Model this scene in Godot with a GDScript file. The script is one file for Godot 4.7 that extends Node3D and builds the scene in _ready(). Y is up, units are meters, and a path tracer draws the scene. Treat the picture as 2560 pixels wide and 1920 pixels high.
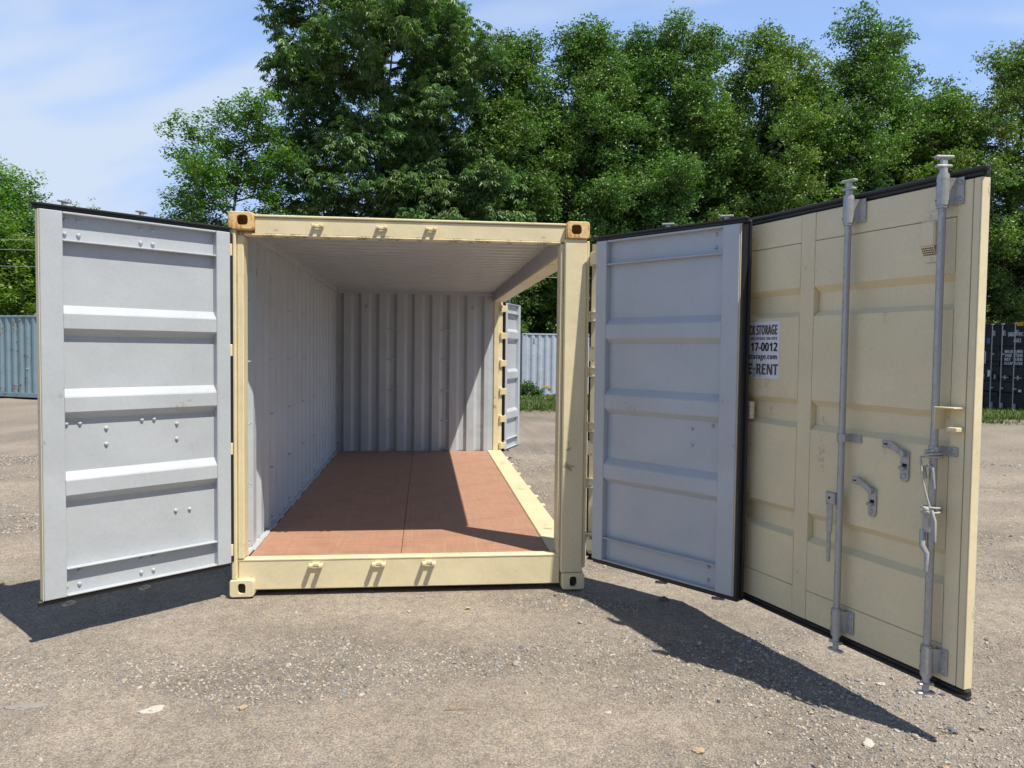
extends Node3D
# A beige open-sided storage container standing open on a gravel yard, trees behind.

const EXPOSURE := 1.25
const SUN_TO := Vector3(0.316, 0.880, 0.355)

var rng := RandomNumberGenerator.new()
var mat := {}
var taken := {}

# ------------------------------------------------------------------ mesh builder
class MB:
	var v := PackedVector3Array()
	var n := PackedVector3Array()
	var idx := PackedInt32Array()
	var c := PackedColorArray()
	var uv := PackedVector2Array()
	var xf := Transform3D.IDENTITY

	func tri(a: Vector3, b: Vector3, d: Vector3, out: Vector3) -> void:
		var nn := (b - a).cross(d - a)
		if nn.length_squared() < 1e-16:
			return
		nn = nn.normalized()
		var k := v.size()
		var flip := nn.dot(out) < 0.0
		if flip:
			nn = -nn
		for p in [a, b, d]:
			v.push_back(xf * p)
			n.push_back(xf.basis * nn)
		if flip:
			idx.append_array(PackedInt32Array([k, k + 1, k + 2]))
		else:
			idx.append_array(PackedInt32Array([k, k + 2, k + 1]))

	func quad(a: Vector3, b: Vector3, d: Vector3, e: Vector3, out: Vector3) -> void:
		var nn := (d - a).cross(e - b)
		if nn.length_squared() < 1e-16:
			return
		nn = nn.normalized()
		var k := v.size()
		var flip := nn.dot(out) < 0.0
		if flip:
			nn = -nn
		for p in [a, b, d, e]:
			v.push_back(xf * p)
			n.push_back(xf.basis * nn)
		if flip:
			idx.append_array(PackedInt32Array([k, k + 1, k + 2, k, k + 2, k + 3]))
		else:
			idx.append_array(PackedInt32Array([k, k + 2, k + 1, k, k + 3, k + 2]))

	# box with chamfered edges
	func box(mn: Vector3, mx: Vector3, ch := 0.003) -> void:
		var lo := Vector3(minf(mn.x, mx.x), minf(mn.y, mx.y), minf(mn.z, mx.z))
		var hi := Vector3(maxf(mn.x, mx.x), maxf(mn.y, mx.y), maxf(mn.z, mx.z))
		var m := (lo + hi) * 0.5
		var h := (hi - lo) * 0.5
		var q := minf(ch, minf(h.x, minf(h.y, h.z)) * 0.6)
		for ax in 3:
			var u := (ax + 1) % 3
			var w := (ax + 2) % 3
			for s in [-1.0, 1.0]:
				var ps := []
				for k in [[-1, -1], [1, -1], [1, 1], [-1, 1]]:
					var p := Vector3.ZERO
					p[ax] = s * h[ax]
					p[u] = k[0] * (h[u] - q)
					p[w] = k[1] * (h[w] - q)
					ps.push_back(m + p)
				var o := Vector3.ZERO
				o[ax] = s
				quad(ps[0], ps[1], ps[2], ps[3], o)
		if q <= 0.0:
			return
		for ax in 3:
			var u := (ax + 1) % 3
			var w := (ax + 2) % 3
			for su in [-1.0, 1.0]:
				for sw in [-1.0, 1.0]:
					var a := Vector3.ZERO
					a[ax] = -(h[ax] - q)
					a[u] = su * h[u]
					a[w] = sw * (h[w] - q)
					var b := a
					b[u] = su * (h[u] - q)
					b[w] = sw * h[w]
					var a2 := a
					a2[ax] = h[ax] - q
					var b2 := b
					b2[ax] = h[ax] - q
					var o := Vector3.ZERO
					o[u] = su
					o[w] = sw
					quad(m + a, m + b, m + b2, m + a2, o)
		for sx in [-1.0, 1.0]:
			for sy in [-1.0, 1.0]:
				for sz in [-1.0, 1.0]:
					var a := m + Vector3(sx * h.x, sy * (h.y - q), sz * (h.z - q))
					var b := m + Vector3(sx * (h.x - q), sy * h.y, sz * (h.z - q))
					var d := m + Vector3(sx * (h.x - q), sy * (h.y - q), sz * h.z)
					tri(a, b, d, Vector3(sx, sy, sz))

	# a folded sheet: profile points swept along e
	func sheet(pts: Array, e: Vector3, out: Vector3) -> void:
		for k in pts.size() - 1:
			quad(pts[k], pts[k + 1], pts[k + 1] + e, pts[k] + e, out)

	# tube along pts, smooth
	func tube(pts: Array, radii: Array, sides := 8, caps := true) -> void:
		var rings := []
		var prev := Vector3.ZERO
		for k in pts.size():
			var t: Vector3
			if k == 0:
				t = pts[1] - pts[0]
			elif k == pts.size() - 1:
				t = pts[k] - pts[k - 1]
			else:
				t = (pts[k + 1] - pts[k]).normalized() + (pts[k] - pts[k - 1]).normalized()
			t = t.normalized()
			var s: Vector3
			if k == 0:
				s = t.cross(Vector3.UP if absf(t.y) < 0.9 else Vector3.RIGHT).normalized()
			else:
				s = (prev - t * prev.dot(t)).normalized()
			prev = s
			var w := t.cross(s)
			var base := v.size()
			for j in sides:
				var an := TAU * j / sides
				var d := s * cos(an) + w * sin(an)
				v.push_back(xf * (pts[k] + d * radii[k]))
				n.push_back(xf.basis * d)
			rings.push_back(base)
		for k in pts.size() - 1:
			for j in sides:
				var a: int = rings[k] + j
				var b: int = rings[k] + (j + 1) % sides
				var d: int = rings[k + 1] + (j + 1) % sides
				var e: int = rings[k + 1] + j
				idx.append_array(PackedInt32Array([a, d, b, a, e, d]))
		if caps:
			for k in [0, pts.size() - 1]:
				var nn: Vector3 = (pts[0] - pts[1]).normalized() if k == 0 else (pts[k] - pts[k - 1]).normalized()
				var base2 := v.size()
				for j in sides:
					v.push_back(v[rings[k] + j])
					n.push_back(xf.basis * nn)
				for j in range(1, sides - 1):
					if k == 0:
						idx.append_array(PackedInt32Array([base2, base2 + j, base2 + j + 1]))
					else:
						idx.append_array(PackedInt32Array([base2, base2 + j + 1, base2 + j]))

	# turned shape along +y: list of (radius, height)
	func lathe(prof: Array, at := Vector3.ZERO, axis := Vector3.UP, sides := 12) -> void:
		var pts := []
		var rad := []
		for p in prof:
			pts.push_back(at + axis * (p.y + 0.00001 * pts.size()))
			rad.push_back(p.x)
		for k in pts.size() - 1:
			tube([pts[k], pts[k + 1]], [rad[k], rad[k + 1]], sides, k == 0 or k == pts.size() - 2)

	# half-round bolt head
	func dome(at: Vector3, axis: Vector3, r: float, h: float) -> void:
		var s := axis.cross(Vector3.UP if absf(axis.y) < 0.9 else Vector3.RIGHT).normalized()
		var w := axis.cross(s)
		var prev := []
		for k in 4:
			var a := k / 3.0 * PI * 0.5
			var ring := []
			for j in 8:
				var an := TAU * j / 8.0
				ring.push_back(at + (s * cos(an) + w * sin(an)) * r * cos(a) + axis * h * sin(a))
			if k > 0:
				for j in 8:
					var j2 := (j + 1) % 8
					quad(prev[j], prev[j2], ring[j2], ring[j], (prev[j] - at) + axis * 0.001)
			prev = ring

	func arrays() -> Array:
		var a := []
		a.resize(Mesh.ARRAY_MAX)
		a[Mesh.ARRAY_VERTEX] = v
		a[Mesh.ARRAY_NORMAL] = n
		a[Mesh.ARRAY_INDEX] = idx
		if c.size() == v.size() and c.size() > 0:
			a[Mesh.ARRAY_COLOR] = c
		if uv.size() == v.size() and uv.size() > 0:
			a[Mesh.ARRAY_TEX_UV] = uv
		return a

	func mesh(m: Material = null) -> ArrayMesh:
		var am := ArrayMesh.new()
		am.add_surface_from_arrays(Mesh.PRIMITIVE_TRIANGLES, arrays())
		if m:
			am.surface_set_material(0, m)
		return am

# ------------------------------------------------------------------ naming helpers
func numbered(called: String) -> String:
	var k: int = taken.get(called, 0)
	taken[called] = k + 1
	return called if k == 0 else "%s_%03d" % [called, k]

func tag(o: Node, label: String, category: String, group := "") -> void:
	o.set_meta("label", label)
	o.set_meta("category", category)
	if group != "":
		o.set_meta("group", group)

func thing(called: String, label: String, category: String, at := Vector3.ZERO, turn := 0.0, group := "") -> Node3D:
	var o := Node3D.new()
	o.name = numbered(called)
	add_child(o)
	o.position = at
	o.rotation.y = turn
	tag(o, label, category, group)
	return o

func part(called: String, b: MB, m: Material, parent: Node, label := "") -> MeshInstance3D:
	var o := MeshInstance3D.new()
	o.name = called if parent != self else numbered(called)
	o.mesh = b.mesh(m)
	parent.add_child(o, true)
	if label != "":
		o.set_meta("label", label)
	return o

func group_part(called: String, parent: Node, xf: Transform3D, label := "") -> Node3D:
	var o := Node3D.new()
	o.name = called
	parent.add_child(o, true)
	o.transform = xf
	if label != "":
		o.set_meta("label", label)
	return o

func boxpart(called: String, mn: Vector3, mx: Vector3, m: Material, parent: Node, ch := 0.003) -> MeshInstance3D:
	var b := MB.new()
	b.box(mn, mx, ch)
	return part(called, b, m, parent)

# ------------------------------------------------------------------ materials
func lin(r: float, g: float, b: float) -> Color:
	return Color(r, g, b).linear_to_srgb()

func noise(seed_: int, freq: float, oct := 4, kind := FastNoiseLite.TYPE_SIMPLEX_SMOOTH) -> FastNoiseLite:
	var f := FastNoiseLite.new()
	f.seed = seed_
	f.noise_type = kind
	f.frequency = freq
	f.fractal_octaves = oct
	return f

func noise_bytes(size: int, seed_: int, freq: float, oct := 4, kind := FastNoiseLite.TYPE_SIMPLEX_SMOOTH) -> PackedByteArray:
	var im := noise(seed_, freq, oct, kind).get_seamless_image(size, size)
	im.convert(Image.FORMAT_L8)
	return im.get_data()

func tex(size: int, data: PackedByteArray, fmt := Image.FORMAT_RGB8) -> ImageTexture:
	var im := Image.create_from_data(size, size, false, fmt, data)
	return ImageTexture.create_from_image(im)

func bump_tex(size: int, data: PackedByteArray, strength: float) -> ImageTexture:
	var im := Image.create_from_data(size, size, false, Image.FORMAT_L8, data)
	im.convert(Image.FORMAT_RGBA8)
	im.bump_map_to_normal_map(strength)
	return ImageTexture.create_from_image(im)

func std(base: Color, rough := 0.5, metal := 0.0) -> StandardMaterial3D:
	var m := StandardMaterial3D.new()
	m.albedo_color = base
	m.roughness = rough
	m.metallic = metal
	return m

func tri_map(m: StandardMaterial3D, scale: Vector3, world := false) -> void:
	m.uv1_triplanar = true
	m.uv1_world_triplanar = world
	m.uv1_scale = scale
	m.uv1_triplanar_sharpness = 6.0

# paint with faint unevenness, dirt marks and chips of another colour
func paint(base: Color, chip: Color, amount: float, seed_: int, rough: float, scale: Vector3, wave := 0.5, streak := false, S := 256) -> StandardMaterial3D:
	var a := noise_bytes(S, seed_, 3.0 / S, 4)
	var b := noise_bytes(S, seed_ + 1, 15.0 / S, 4)
	var d := noise_bytes(S, seed_ + 2, 56.0 / S, 2)
	var out := PackedByteArray()
	out.resize(S * S * 3)
	for k in S * S:
		var x := k % S
		var y := k / S
		var br := b[k]
		if streak:
			br = b[(y / 14) * S + x]
		var t := 1.0 - 0.05 * (a[k] / 255.0) - 0.035 * (d[k] / 255.0)
		var w := clampf((a[k] * 0.45 + br * 0.4 + d[k] * 0.15 - 255.0 * (1.0 - amount)) / 18.0, 0.0, 1.0)
		var col := Color(base.r * t, base.g * t, base.b * t).lerp(chip, w)
		out[k * 3] = int(col.r * 255.0)
		out[k * 3 + 1] = int(col.g * 255.0)
		out[k * 3 + 2] = int(col.b * 255.0)
	var m := std(Color.WHITE, rough)
	m.albedo_texture = tex(S, out)
	m.normal_enabled = true
	m.normal_texture = bump_tex(S, a, 5.0)
	m.normal_scale = wave
	tri_map(m, scale)
	return m

func make_materials() -> void:
	var beige := lin(0.765, 0.675, 0.445)
	mat.beige = paint(beige, lin(0.38, 0.29, 0.16), 0.265, 11, 0.42, Vector3.ONE * 0.55, 0.35, false, 512)
	mat.beige_door = paint(beige, lin(0.52, 0.44, 0.28), 0.26, 17, 0.42, Vector3.ONE * 0.6, 0.4, true, 512)
	mat.rusty = paint(lin(0.76, 0.56, 0.27), lin(0.52, 0.27, 0.07), 0.46, 23, 0.6, Vector3.ONE * 3.0, 0.4, true)
	mat.scuffed = paint(beige, lin(0.16, 0.12, 0.08), 0.31, 77, 0.5, Vector3(0.9, 3.0, 3.0), 0.3)
	mat.worn = paint(beige, lin(0.10, 0.075, 0.05), 0.42, 71, 0.55, Vector3(1.6, 4.0, 1.6), 0.3)
	mat.white = paint(lin(0.475, 0.515, 0.56), lin(0.34, 0.345, 0.35), 0.225, 31, 0.36, Vector3.ONE * 0.6, 0.25, false, 512)
	mat.white_in = paint(lin(0.475, 0.515, 0.56), lin(0.30, 0.28, 0.26), 0.215, 37, 0.45, Vector3.ONE * 0.8, 0.5, false, 512)
	mat.steel = paint(lin(0.44, 0.45, 0.46), lin(0.30, 0.30, 0.30), 0.40, 41, 0.42, Vector3.ONE * 6.0, 0.3)
	mat.steel.metallic = 0.4
	mat.steel_pale = paint(lin(0.50, 0.51, 0.52), lin(0.36, 0.36, 0.36), 0.4, 43, 0.45, Vector3.ONE * 6.0, 0.3)
	mat.steel_pale.metallic = 0.3
	mat.rubber = std(lin(0.014, 0.014, 0.016), 0.45)
	mat.eye_shade = std(lin(0.03, 0.027, 0.025), 0.8)  # near-black colour for the shade inside the lower casting eyes
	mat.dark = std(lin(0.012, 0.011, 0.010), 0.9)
	mat.rope = std(lin(0.40, 0.39, 0.37), 0.9)
	mat.blue = paint(lin(0.20, 0.30, 0.345), lin(0.15, 0.095, 0.06), 0.345, 53, 0.6, Vector3(0.5, 0.5, 0.5), 0.2)
	mat.grey = paint(lin(0.44, 0.50, 0.58), lin(0.33, 0.35, 0.38), 0.33, 59, 0.5, Vector3.ONE * 0.4, 0.2)
	mat.navy = paint(lin(0.012, 0.017, 0.027), lin(0.03, 0.03, 0.035), 0.3, 61, 0.5, Vector3.ONE * 0.5, 0.2)
	mat.black_frame = std(lin(0.012, 0.013, 0.016), 0.6)
	mat.letter_white = std(lin(0.62, 0.62, 0.62), 0.6)
	mat.yellow_mark = std(lin(0.60, 0.33, 0.02), 0.6)
	mat.sticker = std(lin(0.68, 0.69, 0.75), 0.4)
	mat.ink_brown = std(lin(0.085, 0.072, 0.065), 0.5)
	mat.ink_black = std(lin(0.008, 0.014, 0.014), 0.5)
	mat.ink_teal = std(lin(0.30, 0.40, 0.42), 0.5)
	mat.sticker_blue = std(lin(0.05, 0.14, 0.45), 0.5)
	mat.bark = paint(lin(0.11, 0.09, 0.072), lin(0.045, 0.036, 0.03), 0.45, 67, 0.9, Vector3(1.5, 0.5, 1.5), 1.0)
	mat.pole_wood = paint(lin(0.13, 0.10, 0.075), lin(0.06, 0.05, 0.04), 0.4, 73, 0.9, Vector3(3, 0.4, 3), 0.8)
	for k in 3:
		var lf := std(Color.WHITE, 0.42)
		lf.metallic_specular = 0.5
		lf.vertex_color_use_as_albedo = true
		lf.backlight_enabled = true
		lf.backlight = Color(0.74, 0.90, 0.34)
		lf.cull_mode = BaseMaterial3D.CULL_DISABLED
		mat["leaf%d" % k] = lf
	var pb := std(Color.WHITE, 0.8)
	pb.vertex_color_use_as_albedo = true
	mat.pebble = pb
	make_ply()
	make_dirt()

func make_ply() -> void:
	# one picture of the whole floor, 2.12 m by 5.73 m: grain, grime and scrapes
	var W := 640
	var L := 1728
	var a := noise_bytes(512, 81, 0.008, 4)
	var b := noise_bytes(512, 82, 0.05, 4)
	var out := PackedByteArray()
	out.resize(W * L * 3)
	var base := Vector3(0.695, 0.53, 0.44)
	for k in W * L:
		var x := k % W
		var y := k / W
		var big := a[(y % 512) * 512 + (x % 512)] / 255.0
		var grain := b[((y * 2) % 512) * 512 + (x / 9) % 512] / 255.0
		var g2 := b[(y / 7) * 512 + (x * 2) % 512] / 255.0
		var t := 0.90 + 0.09 * big + 0.17 * (grain - 0.5) + 0.07 * (g2 - 0.5)
		var grime := clampf((big * 0.5 + grain * 0.5 - 0.60) * 5.0, 0.0, 1.0) * 0.35
		out[k * 3] = int(clampf(base.x * t * (1.0 - grime * 0.45), 0, 1) * 255.0)
		out[k * 3 + 1] = int(clampf(base.y * t * (1.0 - grime * 0.28), 0, 1) * 255.0)
		out[k * 3 + 2] = int(clampf(base.z * t * (1.0 - grime * 0.15), 0, 1) * 255.0)
	var im := Image.create_from_data(W, L, false, Image.FORMAT_RGB8, out)
	var r := RandomNumberGenerator.new()
	r.seed = 5
	var pale := Color(0.86, 0.70, 0.62)
	# long rows where screws have been rubbed, and shorter cross rows
	for fx in [0.12, 0.27, 0.525, 0.645, 0.755, 0.87, 0.955]:
		var y := 0
		while y < L - 2:
			var ln := r.randi_range(10, 130)
			var w := r.randf_range(0.1, 0.6)
			for q in ln:
				if y + q < L:
					var xx := int(fx * W + 2.0 * sin((y + q) * 0.004))
					im.set_pixel(xx, y + q, im.get_pixel(xx, y + q).lerp(pale, w))
			y += ln + r.randi_range(4, 60)
	for fz in [0.035, 0.075, 0.17, 0.31, 0.42, 0.52, 0.66, 0.8]:
		var x := 0
		while x < W - 2:
			var ln := r.randi_range(8, 90)
			var w := r.randf_range(0.0, 0.35)
			for q in ln:
				if x + q < W:
					im.set_pixel(x + q, int(fz * L), im.get_pixel(x + q, int(fz * L)).lerp(pale, w))
			x += ln + r.randi_range(10, 120)
	# scrapes left by goods dragged over the boards
	for q in 150:
		var px := r.randi_range(0, W - 1)
		var py := r.randi_range(0, L - 1)
		var ln := r.randi_range(15, 90)
		var dx := r.randf_range(-0.5, 0.5)
		var c := pale if r.randf() < 0.5 else Color(0.45, 0.34, 0.30)
		for u in ln:
			var xx := clampi(int(px + dx * u), 0, W - 1)
			var yy := clampi(py + u, 0, L - 1)
			im.set_pixel(xx, yy, im.get_pixel(xx, yy).lerp(c, 0.35))
	var m := std(Color.WHITE, 0.6)
	m.albedo_texture = ImageTexture.create_from_image(im)
	mat.ply = m

func make_dirt() -> void:
	# 1.2 m of dry dirt: centimetre grains, pits between them, a few larger chips
	var S := 1024
	var pics := []
	for q in [[91, 0.15, FastNoiseLite.RETURN_CELL_VALUE], [91, 0.15, FastNoiseLite.RETURN_DISTANCE]]:
		var c := noise(q[0], q[1], 1, FastNoiseLite.TYPE_CELLULAR)
		c.cellular_return_type = q[2]
		c.fractal_type = FastNoiseLite.FRACTAL_NONE
		var im := c.get_seamless_image(S, S, false, false, 0.02)
		im.convert(Image.FORMAT_L8)
		pics.push_back(im.get_data())
	var cv: PackedByteArray = pics[0]
	var dv: PackedByteArray = pics[1]
	var f := noise_bytes(S, 92, 0.2, 3)
	var g := noise_bytes(S, 93, 0.012, 4)
	var out := PackedByteArray()
	out.resize(S * S * 3)
	var hgt := PackedByteArray()
	hgt.resize(S * S)
	for k in S * S:
		var fine := f[k] / 255.0
		var tint := cv[k] / 255.0
		var dist := dv[k] / 255.0
		var big := g[k] / 255.0
		var t := 0.79 + 0.24 * (tint - 0.5) + 0.30 * (fine - 0.5) + 0.10 * (big - 0.5)
		var pit := clampf((dist - 0.55) * 3.0, 0.0, 1.0)
		t -= 0.20 * pit * fine
		var warm := 0.03 * sin(tint * 90.0)
		var h := 0.30 + 0.25 * fine + 0.4 * (1.0 - dist)
		out[k * 3] = int(clampf(t * (1.0 + warm), 0, 1) * 255.0)
		out[k * 3 + 1] = int(clampf(t * 0.985, 0, 1) * 255.0)
		out[k * 3 + 2] = int(clampf(t * (0.965 - warm), 0, 1) * 255.0)
		hgt[k] = int(clampf(h, 0, 1) * 255.0)
	var m := std(Color.WHITE, 0.95)
	m.vertex_color_use_as_albedo = true
	m.albedo_texture = tex(S, out)
	m.normal_enabled = true
	m.normal_texture = bump_tex(S, hgt, 9.0)
	m.normal_scale = 1.0
	tri_map(m, Vector3.ONE * 0.83, true)
	mat.dirt = m

# ------------------------------------------------------------------ camera, sky, sun
func make_view() -> void:
	var cam := Camera3D.new()
	cam.name = "camera"
	add_child(cam)
	var b := Basis(Vector3(0.99371, 0.01146, 0.11141), Vector3(-0.00658, 0.99901, -0.04407), Vector3(-0.11181, 0.04306, 0.9928)).orthonormalized()
	cam.transform = Transform3D(b, Vector3(0.0798, 1.6905, 5.3764))
	cam.fov = 2.0 * rad_to_deg(atan(960.0 / 1950.0))
	cam.near = 0.05
	cam.far = 2000.0
	cam.current = true
	var env := Environment.new()
	env.background_mode = Environment.BG_SKY
	env.tonemap_mode = Environment.TONE_MAPPER_LINEAR
	env.tonemap_exposure = EXPOSURE
	env.sdfgi_enabled = true
	env.ssao_enabled = true
	env.ssil_enabled = true
	var sky := Sky.new()
	var ps := PanoramaSkyMaterial.new()
	ps.panorama = sky_image()
	sky.sky_material = ps
	env.sky = sky
	env.background_energy_multiplier = 1.0
	var we := WorldEnvironment.new()
	we.name = "world_environment"
	we.environment = env
	add_child(we)
	var sun := DirectionalLight3D.new()
	sun.name = "sun"
	add_child(sun)
	sun.look_at_from_position(SUN_TO * 50.0, Vector3.ZERO, Vector3.UP)
	sun.light_energy = 1.6
	sun.light_color = Color(1.0, 0.965, 0.90)
	sun.light_angular_distance = 0.5
	sun.shadow_enabled = true

# thin cirrus drawn out over a blue summer sky
func sky_image() -> ImageTexture:
	var W := 1536
	var H := 768
	var n1 := noise(301, 0.9, 5)
	var n2 := noise(311, 0.35, 3)
	var n3 := noise(303, 2.6, 4)
	var im := Image.create(W, H, false, Image.FORMAT_RGBF)
	for y in H:
		var el := (0.5 - (y + 0.5) / H) * PI
		var sy := sin(el)
		for x in W:
			if sy < -0.03:
				im.set_pixel(x, y, Color(0.30, 0.27, 0.23))
				continue
			var az := (x + 0.5) / W * TAU
			var d := Vector3(cos(el) * sin(az), sy, -cos(el) * cos(az))
			var hy := maxf(sy, 0.0)
			# deep blue overhead, paler towards the horizon
			var base := Color(0.315, 0.485, 0.85).lerp(Color(0.060, 0.098, 0.200), smoothstep(0.30, 0.95, pow(hy, 0.8)))
			var p := Vector2(d.x, d.z) / (hy + 0.22)
			var q := Vector2(p.x * 0.8 + p.y * 0.35, p.y * 1.7 - p.x * 0.6)
			var wv := n2.get_noise_2d(p.x, p.y)
			var c1 := n1.get_noise_2d(q.x + wv * 1.2, q.y + wv * 0.8)
			var c3 := n3.get_noise_2d(q.x * 0.7, q.y * 1.5)
			var cl := clampf(0.22 + wv * 0.75 + c1 * 0.85 + c3 * 0.28, 0.0, 1.0)
			cl = cl * cl * (3.0 - 2.0 * cl) * 0.9
			var low := pow(1.0 - clampf(hy * 3.0, 0, 1), 2.0) * 0.45
			cl = clampf(cl + low, 0.0, 0.9)
			var veil := Color(0.54, 0.62, 0.735) * lerpf(1.0, 0.45, smoothstep(0.3, 0.9, hy))
			im.set_pixel(x, y, base.lerp(veil, cl))
	return ImageTexture.create_from_image(im)

# ------------------------------------------------------------------ ground
var gn1: FastNoiseLite
var gn2: FastNoiseLite
var gn3: FastNoiseLite

func land(x: float, z: float) -> float:
	return -0.19 * smoothstep(-8.0, -24.0, z) * smoothstep(-8.0, 1.0, x)

func ground_y(x: float, z: float) -> float:
	var y := land(x, z)
	var far := smoothstep(3.0, 14.0, Vector2(x, z - 3.0).length())
	y += gn1.get_noise_2d(x, z) * 0.022 * (1.0 + far * 1.5)
	y += gn2.get_noise_2d(x, z) * 0.010
	y += absf(gn3.get_noise_2d(x, z)) * 0.007
	# wheel ruts running across the yard
	y += gn2.get_noise_2d(x * 0.07 + 3.0, z * 0.9) * 0.030 * smoothstep(1.2, -1.5, z)
	# pressed flat beneath the container
	var inside := smoothstep(0.6, 0.0, maxf(absf(x) - 1.3, maxf(z - 0.1, -6.2 - z)))
	return lerpf(y - 0.012, -0.012, inside)

func rough_patch(x: float, z: float) -> float:
	var r := gn1.get_noise_2d(x * 0.75 + 40.0, z * 1.5 - 13.0) + 0.45 * gn2.get_noise_2d(x * 0.5 + 9.0, z * 0.9)
	return smoothstep(-0.02, 0.42, r + 0.10)

func axis_steps(a: float, b: float, fine0: float, fine1: float, step: float) -> PackedFloat32Array:
	var out := PackedFloat32Array()
	var v := fine0
	while v <= fine1:
		out.push_back(v)
		v += step
	var up := []
	var s := step
	v = fine1
	while v < b:
		s *= 1.09
		v += s
		up.push_back(minf(v, b))
	var dn := []
	s = step
	v = fine0
	while v > a:
		s *= 1.09
		v -= s
		dn.push_back(maxf(v, a))
	dn.reverse()
	var all := PackedFloat32Array(dn)
	all.append_array(out)
	all.append_array(PackedFloat32Array(up))
	return all

func make_ground() -> void:
	gn1 = noise(401, 0.30, 3)
	gn2 = noise(402, 1.4, 4)
	gn3 = noise(403, 6.0, 3)
	var xs := axis_steps(-600.0, 600.0, -4.0, 4.6, 0.028)
	var zs := axis_steps(-600.0, 600.0, -0.5, 4.6, 0.028)
	var b := MB.new()
	var NX := xs.size()
	var NZ := zs.size()
	b.v.resize(NX * NZ)
	b.n.resize(NX * NZ)
	b.c.resize(NX * NZ)
	for j in NZ:
		for i in NX:
			var k := j * NX + i
			var x := xs[i]
			var z := zs[j]
			b.v[k] = Vector3(x, ground_y(x, z), z)
			var rp := rough_patch(x, z)
			var dusty := Color(0.468, 0.418, 0.366)
			var stony := Color(0.365, 0.335, 0.303)
			var col := dusty.lerp(stony, rp * 0.8)
			var w := gn2.get_noise_2d(x * 0.6 - 30.0, z * 0.9 + 8.0) + 0.8 * gn2.get_noise_2d(x * 0.09 + 3.0, z * 1.0) * smoothstep(1.2, -1.5, z)
			col = col * (1.0 + 0.26 * w + 0.14 * gn3.get_noise_2d(x, z))
			# darker rubble and leaf mould towards the weeds at the back
			var weed := smoothstep(-15.0, -19.0, z + 3.5 * gn1.get_noise_2d(x * 0.5, z * 0.5) - 0.16 * maxf(0.0, x - 5.0) + 0.1 * maxf(0.0, -x - 6.0) * 0.0)
			col = col.lerp(Color(0.075, 0.085, 0.04), weed * 0.8 * smoothstep(-6.0, 0.0, x))
			b.c[k] = Color(col.r, col.g, col.b, 1.0)
	for j in NZ:
		for i in NX:
			var k := j * NX + i
			var l := b.v[k - 1] if i > 0 else b.v[k]
			var r := b.v[k + 1] if i < NX - 1 else b.v[k]
			var u := b.v[k - NX] if j > 0 else b.v[k]
			var d := b.v[k + NX] if j < NZ - 1 else b.v[k]
			b.n[k] = (d - u).cross(r - l).normalized()
	var ix := PackedInt32Array()
	ix.resize((NX - 1) * (NZ - 1) * 6)
	var q := 0
	for j in NZ - 1:
		for i in NX - 1:
			var k := j * NX + i
			ix[q] = k
			ix[q + 1] = k + 1
			ix[q + 2] = k + NX
			ix[q + 3] = k + 1
			ix[q + 4] = k + NX + 1
			ix[q + 5] = k + NX
			q += 6
	b.idx = ix
	var g := part("ground", b, mat.dirt, self)
	g.set_meta("kind", "structure")
	g.set_meta("label", "pale grey-brown dirt yard strewn with gravel")
	make_gravel(g)

func pebble_mesh(seed_: int, flat: float, cuts := 1) -> ArrayMesh:
	var s := SphereMesh.new()
	s.radius = 0.5
	s.height = 1.0
	s.radial_segments = 7 if cuts == 1 else 14
	s.rings = 4 if cuts == 1 else 8
	var a := s.get_mesh_arrays()
	var v: PackedVector3Array = a[Mesh.ARRAY_VERTEX]
	var f := noise(seed_, 1.1, 2)
	for k in v.size():
		var p := v[k]
		var m := 1.0 + 0.55 * f.get_noise_3dv(p * 1.4)
		p *= m
		p.y *= flat
		if p.y < -0.12:
			p.y = -0.12 + (p.y + 0.12) * 0.3
		v[k] = p
	var stl := SurfaceTool.new()
	stl.begin(Mesh.PRIMITIVE_TRIANGLES)
	stl.set_smooth_group(-1)
	var idx: PackedInt32Array = a[Mesh.ARRAY_INDEX]
	for i in idx:
		stl.add_vertex(v[i])
	stl.generate_normals()
	return stl.commit()

func multi(called: String, mesh: Mesh, buf: PackedFloat32Array, m: Material, parent: Node) -> MultiMeshInstance3D:
	var mm := MultiMesh.new()
	mm.transform_format = MultiMesh.TRANSFORM_3D
	mm.use_colors = true
	mm.mesh = mesh
	mm.instance_count = buf.size() / 16
	mm.buffer = buf
	var o := MultiMeshInstance3D.new()
	o.name = called if parent != self else numbered(called)
	o.multimesh = mm
	o.material_override = m
	parent.add_child(o, true)
	return o

func put(buf: PackedFloat32Array, b: Basis, o: Vector3, c: Color) -> void:
	buf.append_array(PackedFloat32Array([b.x.x, b.y.x, b.z.x, o.x, b.x.y, b.y.y, b.z.y, o.y, b.x.z, b.y.z, b.z.z, o.z, c.r, c.g, c.b, 1.0]))

func stone_colour(r: RandomNumberGenerator) -> Color:
	var t := r.randf()
	var c := Color(0.41, 0.365, 0.315)
	if t < 0.14:
		c = Color(0.43, 0.36, 0.28)
	elif t < 0.34:
		c = Color(0.24, 0.24, 0.245)
	elif t < 0.41:
		c = Color(0.45, 0.42, 0.38)
	elif t < 0.47:
		c = Color(0.16, 0.155, 0.15)
	return c * r.randf_range(0.75, 1.15)

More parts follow.
